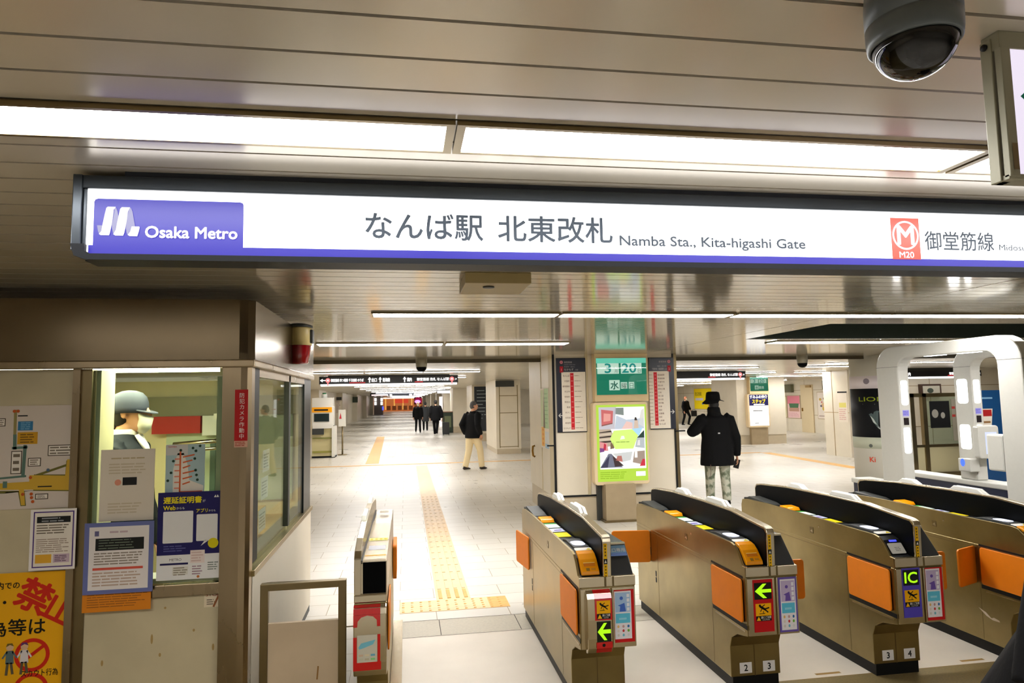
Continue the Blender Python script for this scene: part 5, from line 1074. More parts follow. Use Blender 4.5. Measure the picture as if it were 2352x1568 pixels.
# notices on the far left wall pilasters
for k, (y, lab) in enumerate(((47, 'white notice sheet with a dark heading on the corridor wall'),)):
    t = thing('wall_notice', lab, 'notice', (-4.6, y, 1.0)); b = MB(); b.box(-4.95, -4.35, 46.9, 46.98, 0.9, 1.85, PAPER); b.build('paper', t); b = MB(); b.box(-4.95, -4.35, 46.9, 46.98, 1.9, 2.1, DGREY); b.build('heading', t); f = flat(frame_ny(46.895)); f.lines(-4.9, -4.4, 1.8, 1.0, 8, P((190, 170, 160)), 0.001); f.build('print', t)
b = MB(); b.box(-4.75, -4.25, 60.9, 60.98, 1.7, 2.2, P((70, 80, 70))); b.build('x'); bpy.data.objects['x'].name = 'wall_clock'; tag(bpy.data.objects['wall_clock'], 'dark square wall board high on the corridor wall', 'board')
# ------------------------------------------------------------------ far shop at the corridor's end
t = thing('corridor_shop', 'warm orange lit shop front at the far end of the corridor', 'shop', (-0.5, 118, 0))
b = MB(); b.box(-4.2, 4.6, 118.0, 118.3, 2.2, 2.36, E((255, 250, 240), 1.5)); b.build('fascia', t)
b = MB(); b.box(-4.2, 4.6, 118.2, 118.4, 0, 2.2, E((214, 120, 60), 0.6)); b.build('back_wall', t)
b = MB()
for k in range(8): b.box(-3.3 + k * 0.95, -2.65 + k * 0.95, 117.6, 117.9, 0.2, 0.95, mat('shop_seat', (170, 96, 40), 0.5))
b.build('counter', t)
b = MB()
for k in range(5): b.box(-3.6 + k * 1.5, -3.4 + k * 1.5, 118.1, 118.2, 0.3, 2.2, E((255, 190, 90), 0.8))
b.box(-2.0, 0.4, 118.1, 118.15, 1.4, 2.1, E((230, 70, 40), 0.7)); b.build('lit_panels', t)
t = thing('round_sign', 'round magenta and violet glowing sign at the far end of the corridor', 'sign', (2.0, 117.5, 1.5)); f = flat(frame_ny(117.4)); f.disc(2.1, 1.75, 0.68, E((150, 10, 60), 0.9), 0.0, 24, 0.62); f.disc(2.0, 1.62, 0.5, E((200, 150, 255), 1.6), 0.01, 20, 0.28); f.build('lit_face', t)
b = MB(); b.box(1.4, 2.7, 117.45, 117.5, 1.1, 2.38, P((60, 30, 30))); b.build('mount', t)
t = thing('vending_machine', 'white lit vending machine near the corridor end', 'vending machine', (-3.7, 90, 0)); b = MB(); b.box(-4.15, -3.0, 89.5, 90.2, 0, 2.5 - 0.15, P((130, 120, 120))); b.build('body', t); b = MB()
for x in (-4.1, -3.3): 
    for z in (1.3, 1.8): b.box(x, x + 0.28, 89.4, 89.5, z, z + 0.4, E((255, 252, 246), 2.0))
b.box(-3.1, -2.9, 89.4, 89.5, 0.6, 1.1, E((90, 110, 255), 1.0)); b.build('lit_panels', t)
# ------------------------------------------------------------------ right-hand concourse: second lightbox pillar, posters, door
pillar(11.55, 13.4, 22.05, 24.0, 'cream pillar of the right concourse with a second date board')
t = thing('date_board', 'smaller distant green date board on the pillar beyond the bucket hat', 'sign', (12.3, 21.9, 1.9), 'lit date boards')
date_board(t, 11.98, 12.66, 1.87, 2.36, 21.85, 22.05, 0.55)
t = thing('poster_lightbox', 'glowing white lightbox poster with navy heading on the far concourse pillar', 'lightbox', (12.25, 21.9, 0))
b = MB(frame_ny(22.05)); b.plate(11.86, 0.60, 12.68, 1.765, mat('lightbox_case', (228, 206, 166), 0.4), 0, 0.18, 0.05); b.build('case', t)
b = MB(); b.box(11.98, 12.6, 21.9, 22.05, 0, 0.62, mat('pedestal', (176, 158, 128), 0.4, 0.4)); b.build('pedestal', t)
f = flat(frame_ny(21.868)); f.rect(11.92, 0.66, 12.64, 1.745, E((255, 255, 252), 1.5), 0.0); f.rect(11.92, 1.36, 12.64, 1.745, E((36, 34, 96), 0.8), 0.001)
f.text('すみふの仲介', 12.28, 1.62, 0.13, E((250, 250, 250), 1.2), 0.002, 0.66, 0.04, 'C'); f.text('ステップ', 12.28, 1.45, 0.16, E((255, 220, 40), 1.2), 0.002, 0.5, 0.04, 'C'); f.rect(12.08, 1.375, 12.5, 1.42, E((250, 250, 250), 1.1), 0.002); f.lines(12.05, 12.5, 1.22, 1.14, 1, P((150, 150, 150)), 0.001); f.lines(12.1, 12.35, 0.78, 0.72, 1, P((150, 150, 150)), 0.001)
f.build('lit_picture', t)
def wall_poster(name, label, ya, yb, z0, z1, base, draw, cat='poster', depth=0.03, fc=(190, 170, 140)):
    t = thing(name, label, cat, (18, ya, z0), 'posters on the far poster wall' if cat == 'poster' else None)
    b = MB(frame_nx(18.0)); b.plate(-yb, z0, -ya, z1, P(fc), 0, depth); b.build('frame', t)
    f = flat(frame_nx(18.0 - depth - 0.002)); m = 0.03; f.rect(-yb + m, z0 + m, -ya - m, z1 - m, P(base), 0.0); draw(f, -yb, z0, -ya, z1); f.build('print', t)
def d1(f, a, c_, d, e):
    f.text('防災情報', a + 0.2, e - 0.45, 0.26, DK, 0.002, 0.9); f.rect(a + 0.2, e - 0.75, a + 1.3, e - 0.6, P((214, 206, 220)), 0.002); f.rect(a + 1.1, e - 1.0, a + 1.35, e - 0.93, P((90, 120, 200)), 0.002)
wall_poster('wall_poster', 'big yellow poster on the far wall behind the bucket hat', 36.9, 39.8, 0.9, 2.2, (246, 218, 8), d1)
def d2(f, a, c_, d, e): f.poly([(a + 0.3, c_ + 0.4), (d - 0.2, c_ + 0.7), (d - 0.3, e - 0.35), (a + 0.25, e - 0.5)], P((214, 130, 84)), 0.002)
wall_poster('wall_poster', 'small framed poster with an orange dish beside the tall far door', 33.3, 34.9, 0.78, 1.6, (232, 222, 206), d2)
def d3(f, a, c_, d, e):
    f.rect(a + 0.1, c_ + 0.62, a + 0.75, c_ + 0.9, P((230, 214, 20)), 0.002); f.rect(a + 0.75, c_ + 0.62, d - 0.15, c_ + 0.9, P((40, 150, 70)), 0.002); f.rect(a + 0.1, c_ + 0.1, d - 0.1, c_ + 0.55, P((206, 204, 120)), 0.002); f.lines(a + 0.1, d - 0.1, e - 0.1, e - 0.25, 2, P((180, 110, 90)), 0.002)
wall_poster('wall_poster', 'pale poster with yellow and green blocks on the far poster wall', 29.45, 30.95, 0.62, 1.66, (226, 222, 186), d3)
def d4(f, a, c_, d, e):
    f.rect(a + 0.03, c_ + 0.68, d - 0.03, e - 0.03, P((224, 130, 150)), 0.002); f.poly([(a + 0.2, c_ + 0.5), (d - 0.15, c_ + 0.5), (d - 0.1, c_ + 0.7), (a + 0.15, c_ + 0.7)], P((74, 120, 84)), 0.003); f.rect(a + 0.15, c_ + 0.33, d - 0.1, c_ + 0.5, P((196, 150, 130)), 0.002); f.lines(a + 0.1, d - 0.1, c_ + 0.28, c_ + 0.08, 3, P((224, 170, 180)), 0.002)
wall_poster('wall_poster', 'pink and green poster beside the pale yellow and green poster', 28.35, 29.4, 0.6, 1.68, (240, 206, 206), d4)
def d5(f, a, c_, d, e):
    for u, v, r, cc in ((0.25, 0.72, 0.1, (206, 170, 90)), (0.55, 0.75, 0.1, (120, 70, 40)), (0.75, 0.6, 0.12, (206, 90, 60)), (0.5, 0.5, 0.2, (232, 196, 150)), (0.3, 0.48, 0.07, (40, 60, 110)), (0.5, 0.38, 0.13, (230, 200, 80)), (0.35, 0.62, 0.05, (206, 60, 50))):
        f.disc(a + u * (d - a), c_ + v * (e - c_), r * (d - a), P(cc), 0.002, 14, r * 0.6)
    f.lines(a + 0.1, d - 0.1, c_ + 0.2, c_ + 0.08, 1, P((190, 170, 160)), 0.002)
wall_poster('wall_poster', 'white poster with a painted bouquet of shapes past the far door', 26.1, 27.05, 0.62, 1.82, (236, 226, 214), d5)
def d6(f, a, c_, d, e): f.disc((a + d) / 2 + 0.1, c_ + 0.55, 0.14, P((226, 60, 90)), 0.002, 14, 0.14); f.rect(a + 0.03, c_ + 0.03, d - 0.03, c_ + 0.25, P((150, 180, 170)), 0.002); f.rect(a + 0.1, e - 0.3, d - 0.1, e - 0.2, P((220, 220, 240)), 0.003)
wall_poster('wall_poster', 'narrow dark blue poster with a red ball on the far poster wall', 25.55, 25.92, 0.68, 1.72, (40, 34, 130), d6)
# tall door and frame
t = struct(MB().box(17.95, 18.0, 27.35, 28.25, 0.0, 2.15, mat('door_beige', (216, 198, 160), 0.4)).build('door_1'))
MB().box(17.92, 17.95, 28.1, 28.18, 0.95, 1.1, mat('brass', (150, 112, 50), 0.35, 1.0)).build('door_handle', t)
MB().box(17.88, 17.95, 27.4, 27.75, 2.02, 2.12, P((170, 140, 90))).build('door_closer', t)
struct(MB().box(17.9, 18.0, 35.2, 37.0, 0.0, 2.3, mat('door_beige2', (196, 184, 150), 0.4)).build('door_2'))
for k, (y, z) in enumerate(((29.15, 2.1), (26.2, 2.2))):
    o = MB().box(17.85, 18.0, y - 0.3, y + 0.25, z - 0.28, z + 0.1, P((104, 104, 80))).build('wall_grille'); tag(o, ('olive square vent above the pink and green poster', 'olive square vent above the bouquet poster')[k], 'vent', 'vents on the far poster wall')
# notice on the near wall block
t = thing('wall_notice', 'pale notice sheet on the wall beside the black poster pillar', 'notice', (11.9, 16.8, 1.0)); b = MB(frame_nx(11.9)); b.plate(-16.95, 0.95, -16.55, 1.8, PAPER, 0, 0.01); b.build('paper', t); f = flat(frame_nx(11.889)); f.rect(-16.95, 1.75, -16.55, 1.79, DK); f.build('heading', t); f = flat(f.M); f.rect(-16.9, 1.35, -16.6, 1.48, P((224, 214, 120))); f.lines(-16.92, -16.58, 1.32, 1.0, 6, P((220, 180, 170))); f.build('print', t)

# ------------------------------------------------------------------ black-poster pillar behind the scanner arches
LCX, LCY, LR = 8.16, 10.5, 0.445
def column(b, r, z0, z1, m): return b.lathe([(0, z0), (r, z0), (r, z1), (0, z1)], m, (LCX, LCY, 0), 56)
t = thing('pillar', 'round white pillar wrapped with a black poster behind the scanner arches', 'pillar', (LCX, LCY, 0), 'pillars of the concourse')
b = MB(); column(b, LR, 0, ZC, mat('pillar_white', (216, 212, 200), 0.5, spec=0.3)); b.build('shaft', t)
t = thing('pillar_poster', 'black wrap-around poster with yellow-green letters on the round white pillar', 'poster', (LCX, LCY - LR, 0.6))
b = MB(); column(b, LR + 0.004, 0.99, 1.815, mat('poster_black', (10, 13, 18), 0.5, spec=0.2)); BP = b.build('black_panel', t)
b = MB(); column(b, LR + 0.0035, 0.80, 0.989, P((196, 200, 180))); b.build('grey_band', t)
b = MB(); column(b, LR + 0.0035, 1.816, 2.03, P((226, 216, 220))); b.build('white_band', t)
f = flat(I4)
f.text('LION', -0.33, 1.60, 0.105, P((140, 160, 20)), 0.003, 0.42, 0.004); f.lines(-0.27, 0.0, 1.57, 1.53, 1, P((50, 60, 60)), 0.003)
f.poly([(-0.17, 1.38), (-0.05, 1.44), (0.05, 1.43), (0.1, 1.25), (0.06, 1.1), (-0.06, 1.17), (-0.12, 1.28)], P((70, 86, 86)), 0.003); f.poly([(-0.15, 1.36), (-0.11, 1.25), (-0.03, 1.14), (0.04, 1.1), (-0.05, 1.2), (-0.1, 1.3)], P((190, 200, 196)), 0.004)
f.disc(-0.17, 0.85, 0.03, P((90, 96, 90)), 0.003, 12); f.text('Ki', -0.2, 0.58, 0.12, P((206, 70, 40)), 0.003, None, 0.02); f.disc(-0.18, 1.94, 0.05, P((130, 120, 130)), 0.003, 14)
ph0 = math.atan2(-LCY, -LCX)
f.v = [Vector((LCX + (LR + 0.004 + p.z) * math.cos(ph0 + p.x / LR), LCY + (LR + 0.004 + p.z) * math.sin(ph0 + p.x / LR), p.y)) for p in f.v]
f.build('print', BP)

# ------------------------------------------------------------------ glass enclosure behind the arches
t = thing('glass_enclosure', 'steel-framed glass enclosure with notices behind the white scanner arches', 'enclosure', (9.0, 9.5, 0))
b = MB()
for x in (8.34, 8.56, 10.6): b.box(x, x + 0.07, 9.56, 9.63, 0.0, 1.72, STEEL_D)
b.box(8.34, 10.67, 9.56, 9.63, 1.66, 1.72, STEEL); b.box(8.34, 10.67, 9.57, 9.62, 0.86, 0.9, STEEL_D); b.box(8.34, 10.67, 9.55, 9.64, 0.40, 0.46, STEEL_D); b.build('frame', t)
b = MB(); b.box(8.63, 10.6, 9.59, 9.6, 0.9, 1.66, GLASS); b.build('glass_pane', t)
b = MB(); b.box(8.4, 10.6, 9.585, 9.605, 0.05, 0.86, mat('enclosure_panel', (176, 166, 130), 0.3)); b.build('lower_panel', t)
t = thing('poster', 'black poster with grey pictures on the glass enclosure', 'poster', (8.8, 9.57, 1.2)); b = MB(frame_ny(9.585)); b.plate(8.70, 1.16, 9.06, 1.59, BLACK, 0, 0.004); b.build('paper', t); f = flat(frame_ny(9.58)); f.disc(8.79, 1.39, 0.06, P((150, 146, 136)), 0.001, 14, 0.07); f.disc(8.93, 1.36, 0.04, P((160, 156, 146)), 0.001, 14, 0.05); f.build('print', t)
t = thing('notice', 'large grey notice with red marks on the glass enclosure beside the black poster', 'notice', (9.2, 9.57, 1.0)); b = MB(frame_ny(9.585)); b.plate(9.1, 0.95, 9.6, 1.62, P((150, 142, 126)), 0, 0.004); b.build('paper', t); f = flat(frame_ny(9.58)); f.rect(9.1, 1.46, 9.16, 1.5, P((170, 50, 40))); f.rect(9.1, 1.33, 9.16, 1.37, P((170, 50, 40))); f.lines(9.18, 9.5, 1.56, 1.2, 5, P((110, 100, 90))); f.build('print', t)
t = thing('wall_display', 'dark framed display high on the back wall seen through the arches', 'display', (13.0, 16.45, 1.9)); b = MB(); b.box(14.05, 14.7, 16.42, 16.5, 1.6, 1.95, P((70, 50, 40))); b.build('case', t); f = flat(frame_ny(16.415)); f.rect(14.12, 1.65, 14.65, 1.9, P((200, 196, 180))); f.disc(14.35, 1.77, 0.1, P((70, 80, 70)), 0.002, 12, 0.07); f.build('screen', t)
# blue board
t = thing('blue_board', 'dark blue information board with red-headed white sign behind the scanner arches', 'board', (8.7, 8.6, 0))
b = MB(); b.box(8.22, 8.95, 8.6, 8.66, 0.42, 1.75, mat('board_blue', (16, 60, 104), 0.35)); b.build('panel', t)
b = MB(); b.box(8.3, 8.36, 8.62, 8.64, 0, 0.42, STEEL_D); b.box(8.8, 8.86, 8.62, 8.64, 0, 0.42, STEEL_D); b.box(8.22, 8.95, 8.5, 8.76, 0, 0.03, STEEL_D); b.build('stand', t)
f = flat(frame_ny(8.596)); f.lines(8.3, 8.55, 1.66, 1.61, 1, P((110, 150, 180)))
f.poly([(8.2 + 0.03, 1.12), (8.47, 1.12), (8.52, 1.48), (8.23, 1.48)], P((206, 196, 180)), 0.001); f.rect(8.24, 1.37, 8.50, 1.465, P((150, 26, 26)), 0.002); f.rect(8.25, 1.27, 8.47, 1.3, P((130, 96, 60)), 0.002); f.rect(8.25, 1.18, 8.46, 1.21, P((130, 96, 60)), 0.002); f.build('print', t)

# ------------------------------------------------------------------ white face-scanner arches
SC = mat('scanner_white', (192, 190, 182), 0.38, var=0.015, vscale=40, bump=0.04, bscale=700)
LED = emi('scanner_led', (255, 255, 255), 6.0)
def arch(X0, w, ya0, ya1, yb0, yb1, label, inner):
    # one arch running in depth: near post ya0..ya1, far post yb0..yb1, beam on top
    t = thing('scanner_arch', label, 'scanner arch', (X0 + w / 2, (ya0 + yb1) / 2, 0), 'white face-scanner arches')
    zt, zi = 2.20, 2.08; r = 0.22; ri = 0.12
    out = [(ya0, 0.84), (ya0, zt - r)]
    for i in range(7):
        a = PI - PI / 2 * i / 6; out.append((ya0 + r + r * math.cos(a), zt - r + r * math.sin(a)))
    for i in range(7):
        a = PI / 2 - PI / 2 * i / 6; out.append((yb1 - r + r * math.cos(a), zt + 0.0 - r + r * math.sin(a)))
    out += [(yb1, 0.84), (yb0, 0.84), (yb0, zi - ri)]
    for i in range(6):
        a = PI / 2 * i / 5; out.append((yb0 - ri + ri * math.cos(a), zi - ri + ri * math.sin(a)))
    for i in range(6):
        a = PI / 2 + PI / 2 * i / 5; out.append((ya1 + ri + ri * math.cos(a), zi - ri + ri * math.sin(a)))
    out += [(ya1, zi - ri), (ya1, 0.84)]
    b = MB(); b.prism(out, X0, X0 + w, SC, 'x'); b.build('frame', t, 0.012)
    b = MB(); b.box(X0 - 0.001, X0 + w + 0.001, yb0 - 0.001, yb1 + 0.001, 1.995, 1.998, DGREY); b.box(X0 - 0.001, X0 + w + 0.001, ya0 - 0.001, ya1 + 0.001, 1.995, 1.998, DGREY); b.build('joints', t)
    f = MB(frame_ny(yb0)); cx = X0 + w / 2
    f.plate(cx - 0.035, 1.62, cx + 0.035, 1.86, LED, 0, 0.002, 0.02); f.build('lamp', t); f = MB(frame_ny(yb0)); f.plate(cx - 0.035, 1.15, cx + 0.035, 1.40, LED, 0, 0.002, 0.02); f.build('lamp', t)
    f = flat(frame_ny(yb0 - 0.001)); f.rect(cx - 0.035, 1.51, cx + 0.035, 1.57, P((150, 146, 214)), 0.001); f.lines(cx - 0.03, cx + 0.03, 1.565, 1.52, 3, P((90, 84, 190)), 0.002); f.rect(cx - 0.028, 1.425, cx + 0.028, 1.495, P((20, 6, 10)), 0.001); f.build('sensor', t)
    m = (ya1 + yb0) / 2
    b = MB(Matrix(((0, 1, 0, cx), (1, 0, 0, 0), (0, 0, -1, zi), (0, 0, 0, 1))))
    b.plate(m + 0.02, -0.03, m + 0.26, 0.03, LED, 0, 0.003, 0.028); b.plate(m - 0.36, -0.03, m - 0.12, 0.03, LED, 0, 0.003, 0.028); b.build('beam_lamp', t)
    if inner:
        f = MB(frame_nx(X0)); y = (yb0 + yb1) / 2
        f.plate(-y - 0.07, 1.62, -y + 0.06, 1.87, LED, 0, 0.002, 0.03); f.build('lamp', t); f = MB(frame_nx(X0)); f.plate(-y - 0.07, 1.15, -y + 0.06, 1.40, LED, 0, 0.002, 0.03); f.build('lamp', t)
        b = MB(); b.box(X0 - 0.1, X0 + 0.012, yb0 - 0.02, yb0 + 0.13, 0.93, 1.06, SC); b.build('side_box', t, 0.008)
        f = flat(frame_nx(X0 - 0.101)); f.disc(-(yb0 + 0.07), 1.02, 0.028, E((70, 110, 255), 1.4), 0.001, 16, 0.04); f.build('blue_light', t)
    return t
A1 = arch(4.79, 0.12, 4.53, 4.76, 5.88, 6.18, 'nearer white scanner arch standing beside the last ticket gate', False)
A2 = arch(5.72, 0.12, 4.45, 4.68, 6.0, 6.22, 'farther white scanner arch with glowing lamps on its side face', True)
b = MB(); b.box(4.80, 4.90, 4.77, 4.93, 1.085, 1.385, SC); b.build('card_box', A1, 0.015)
t = thing('scanner_monitor', 'small white monitor box with blue figures on the farther scanner arch', 'monitor', (5.8, 5.95, 1.1))
b = MB(frame_ny(5.99)); b.plate(5.68, 1.065, 5.92, 1.395, SC, 0.0, 0.07, 0.03); b.build('case', t, 0.01); f = flat(frame_ny(5.918)); f.rect(5.755, 1.11, 5.89, 1.33, E((214, 222, 244), 0.9), 0.0005); f.rect(5.79, 1.26, 5.82, 1.29, P((90, 100, 170)), 0.001); f.rect(5.84, 1.26, 5.87, 1.29, P((90, 100, 170)), 0.001); f.rect(5.79, 1.19, 5.81, 1.2, P((90, 100, 170)), 0.001); f.build('screen', t)
def base(X0, w, label, ye):
    t = thing('low_cabinet', label, 'cabinet', (X0 + w / 2, 5.5, 0), 'scanner arch bases')
    b = MB(); b.box(X0, X0 + w, 4.3, ye, 0.0, 0.79, mat('base_navy', (28, 34, 58), 0.35)); b.build('cabinet', t)
    b = MB(); b.box(X0 - 0.015, X0 + w + 0.015, 4.28, ye + 0.02, 0.79, 0.84, SC); b.build('top', t, 0.01)
for xx, lab in ((4.76, 'long navy and white low cabinet under the nearer scanner arch'), (5.69, 'long navy and white low cabinet under the farther scanner arch')): base(xx, 0.2, lab, 6.6 if xx < 5 else 7.0)
for o in list(bpy.data.objects):
    if o.parent is None and o.get('label') and 'glass enclosure' in o['label'] and o.type == 'EMPTY': o.location.x -= 0.36
# ------------------------------------------------------------------ people
SKIN = mat('skin', (206, 150, 116), 0.5, var=0.04, vscale=20)
BLK = mat('black_cloth', (9, 9, 11), 0.85, spec=0.2, bump=0.15, bscale=60)
def baked(b, vox, it=2):
    o = b.build('tmp', None, 0, vox, it); me = o.data
    n = MB(); n.add([tuple(v.co) for v in me.vertices], [tuple(p.vertices) for p in me.polygons], b.mats[0], True)
    bpy.data.objects.remove(o); bpy.data.meshes.remove(me)
    return n
def hand(b, w, d, n, s, m, curl=1.0):
    w = Vector(w); d = Vector(d).normalized(); n = Vector(n); n = (n - d * n.dot(d)).normalized(); t = d.cross(n) * s
    b.loft([(w - d * 0.02, 0.024, 0.018), (w + d * 0.02, 0.034, 0.016), (w + d * 0.06, 0.042, 0.015), (w + d * 0.092, 0.038, 0.011)], m, 10, True, True, t)
    for k, L in enumerate((0.070, 0.078, 0.072, 0.056)):
        p = w + d * (0.086 - 0.004 * abs(k - 1)) + t * (0.030 - 0.0205 * k); c_ = curl * (0.8 + 0.1 * k)
        b.loft([(p, 0.0088, 0.0088), (p + d * L * 0.42 + n * 0.008 * c_, 0.0086, 0.0086), (p + d * L * 0.72 + n * 0.028 * c_, 0.0078, 0.0078), (p + d * L * 0.86 + n * 0.050 * c_, 0.0055, 0.0055)], m, 8)
    p = w + d * 0.028 + t * 0.034
    b.loft([(p - t * 0.012, 0.014, 0.012), (p + d * 0.022 + t * 0.020 + n * 0.008, 0.0105, 0.0105), (p + d * 0.045 + t * 0.026 + n * 0.022, 0.0092, 0.0092), (p + d * 0.060 + t * 0.024 + n * 0.034, 0.006, 0.006)], m, 8)
def figure(label, loc, ang, sc=1.0, vox=0.014, J=None, jacket=BLK, trousers=BLK, shoe=BLK, hair=(20, 18, 18), head_turn=0.0, hem=0.80, hemr=0.205, chest=0.20, sleeve=0.062, legr=0.085, group=None, mask=False, lean=0.0, hairlen=0.0, detail=False, zfloor=0.0, jn='jacket'):
    """stands at loc, faces local +Y turned by ang; J overrides joints (local metres, x to its right)"""
    j = dict(neck=(0, 0, 1.43), head=(0, 0.02, 1.595), sl=(-0.19, 0, 1.385), sr=(0.19, 0, 1.385), el=(-0.25, -0.03, 1.10), er=(0.25, -0.03, 1.10), wl=(-0.26, 0.06, 0.85), wr=(0.26, 0.06, 0.85),
             hl=(-0.09, 0, 0.90), hr=(0.09, 0, 0.90), kl=(-0.10, 0.03, 0.48), kr=(0.10, 0.03, 0.48), al=(-0.10, -0.02, 0.075), ar=(0.10, -0.02, 0.075))
    if J: j.update(J)
    M = Matrix.Translation((loc[0], loc[1], zfloor)) @ Matrix.Rotation(ang, 4, 'Z') @ Matrix.Scale(sc, 4)
    t = thing('person', label, 'person', (loc[0], loc[1], zfloor), group)
    V = {k: Vector(v) for k, v in j.items()}
    H = V['head']; R = Matrix.Rotation(head_turn, 3, 'Z')
    # body: one continuous surface
    b = MB(M)
    def hp(x, y, z): return H + R @ Vector((x, y, z))
    b.ball(hp(0, -0.008, 0.03), 0.073, 0.09, 0.088, SKIN, 16, 10); b.loft([(hp(0, 0.02, 0.03), 0.066, 0.075), (hp(0, 0.03, -0.04), 0.058, 0.062), (hp(0, 0.045, -0.09), 0.04, 0.042), (hp(0, 0.05, -0.105), 0.022, 0.022)], SKIN, 14)
    b.loft([(hp(0, 0.088, 0.03), 0.008, 0.008), (hp(0, 0.108, -0.012), 0.013, 0.014), (hp(0, 0.092, -0.022), 0.012, 0.01)], SKIN, 8)
    b.ball(hp(0, 0.085, -0.055), 0.022, 0.014, 0.012, SKIN, 8, 6)
    for s in (-1, 1): b.ball(hp(0.074 * s, -0.012, 0.0), 0.012, 0.02, 0.032, SKIN, 8, 6)
    b.loft([(H + Vector((0, -0.01, -0.06)), 0.05, 0.055), (V['neck'] + Vector((0, -0.015, 0.02)), 0.052, 0.055), (V['neck'] + Vector((0, -0.01, -0.06)), 0.09, 0.06)], SKIN, 12)
    mid = (V['hl'] + V['hr']) / 2; top = V['neck']
    b.loft([(top + Vector((0, 0, -0.03)), 0.12, 0.07), (top.lerp(mid, 0.2), 0.16, 0.095), (top.lerp(mid, 0.6), 0.13, 0.09), (mid, 0.155, 0.10), (mid + Vector((0, 0, -0.07)), 0.13, 0.09)], SKIN, 14, True, True, (1, 0, 0))
    for s, e, w in (('sl', 'el', 'wl'), ('sr', 'er', 'wr')):
        b.loft([(V[s], 0.05, 0.05), (V[s].lerp(V[e], 0.5), 0.042, 0.042), (V[e], 0.036, 0.036), (V[w], 0.026, 0.024)], SKIN, 10)
    for h, k, a in (('hl', 'kl', 'al'), ('hr', 'kr', 'ar')):
        b.loft([(V[h], 0.08, 0.08), (V[k], 0.05, 0.052), (V[k].lerp(V[a], 0.35), 0.048, 0.05), (V[a], 0.034, 0.036)], SKIN, 10)
    n = baked(b, vox * 0.75, 1); n.M = M
    for e, w, s in (('el', 'wl', -1), ('er', 'wr', 1)):
        d = (V[w] - V[e]); nrm = Vector((-s, 0.15, 0)) if abs(d.normalized().x) < 0.7 else Vector((0, -1, 0))
        hand(n, V[w] + d.normalized() * 0.012, d, nrm, -s, SKIN)
    n.build('body', t)
    # hair
    b = MB(M); hm = mat('hair_%d%d%d' % hair, hair, 0.6)
    b.ball(hp(0, -0.018, 0.045), 0.083, 0.093, 0.088, hm, 16, 10); b.ball(hp(0, -0.045, -0.0), 0.076, 0.066, 0.085, hm, 14, 8)
    if hairlen: b.loft([(hp(0, -0.07, 0.0), 0.05, 0.035), (hp(0, -0.09, -0.08), 0.035, 0.028), (hp(0, -0.095, -0.08 - hairlen), 0.012, 0.012)], hm, 10)
    b.build('hair', t)
    if detail or True:
        b = MB(M)
        for s in (-1, 1): b.ball(hp(0.03 * s, 0.082, 0.018), 0.012, 0.006, 0.006, BLACK, 8, 6)
        b.build('eyes', t)
    if mask:
        b = MB(M); b.loft([(hp(0, 0.062, 0.0), 0.062, 0.012), (hp(0, 0.082, -0.03), 0.06, 0.04), (hp(0, 0.07, -0.075), 0.05, 0.042), (hp(0, 0.055, -0.108), 0.028, 0.025)], mat('mask_white', (232, 226, 206), 0.8), 14, True, True, R @ Vector((1, 0, 0))); b.build('face_mask', t)
    # jacket with sleeves
    b = MB(M); zt = top.z; cx = lambda f: top.lerp(mid, f).x; cy = lambda f: top.lerp(mid, f).y
    b.loft([((top.x, top.y - 0.01, zt + 0.03), 0.07, 0.068), ((top.x, top.y - 0.005, zt - 0.02), 0.12, 0.085), ((cx(0.12), cy(0.12), zt - 0.07), chest, 0.115), ((cx(0.4), cy(0.4), zt - 0.22), chest * 1.04, 0.135), ((cx(0.7), cy(0.7), zt - 0.38), chest * 1.0, 0.14), ((mid.x, mid.y, 0.95), (chest + hemr) / 2, 0.145), ((mid.x, mid.y, hem), hemr, hemr * 0.72)], jacket, 18, True, True, (1, 0, 0))
    for s, e, w in (('sl', 'el', 'wl'), ('sr', 'er', 'wr')):
        b.loft([(V[s].lerp(V['neck'], 0.25), sleeve * 1.15, sleeve * 1.2), (V[s], sleeve * 1.22, sleeve * 1.22), (V[s].lerp(V[e], 0.5), sleeve * 1.08, sleeve * 1.1), (V[e], sleeve, sleeve * 1.05), (V[e].lerp(V[w], 0.55), sleeve * 0.9, sleeve * 0.9), (V[w], sleeve * 0.72, sleeve * 0.72)], jacket, 12)
    n = baked(b, vox, 3); n.build(jn, t)
    # trousers
    b = MB(M); b.loft([(mid + Vector((0, 0, 0.06)), 0.155, 0.105), (mid + Vector((0, 0, -0.03)), 0.165, 0.115), (mid + Vector((0, 0, -0.10)), 0.15, 0.105)], trousers, 14, True, True, (1, 0, 0))
    for h, k, a in (('hl', 'kl', 'al'), ('hr', 'kr', 'ar')):
        b.loft([(V[h], legr * 1.08, legr * 1.12), (V[h].lerp(V[k], 0.5), legr * 0.98, legr * 1.0), (V[k], legr * 0.8, legr * 0.85), (V[k].lerp(V[a], 0.5), legr * 0.74, legr * 0.8), (V[a] + Vector((0, 0, -0.01)), legr * 0.68, legr * 0.76)], trousers, 12)
    n = baked(b, vox, 2); n.build('trousers', t)
    for a, k in (('al', 'kl'), ('ar', 'kr')):
        p = V[a]; tilt = max(0.0, p.z - 0.085)
        b = MB(M); b.loft([(p + Vector((0, -0.06, -0.045)), 0.03, 0.028), (p + Vector((0, -0.03, -0.03)), 0.04, 0.046), (p + Vector((0, 0.05, -0.04 - tilt * 0.3)), 0.044, 0.036), (p + Vector((0, 0.13, -0.052 - tilt * 0.7)), 0.042, 0.024), (p + Vector((0, 0.175, -0.058 - tilt * 0.8)), 0.024, 0.014)], shoe, 12, True, True, (1, 0, 0)); b.build('shoe', t)
    return t, M, V, hp

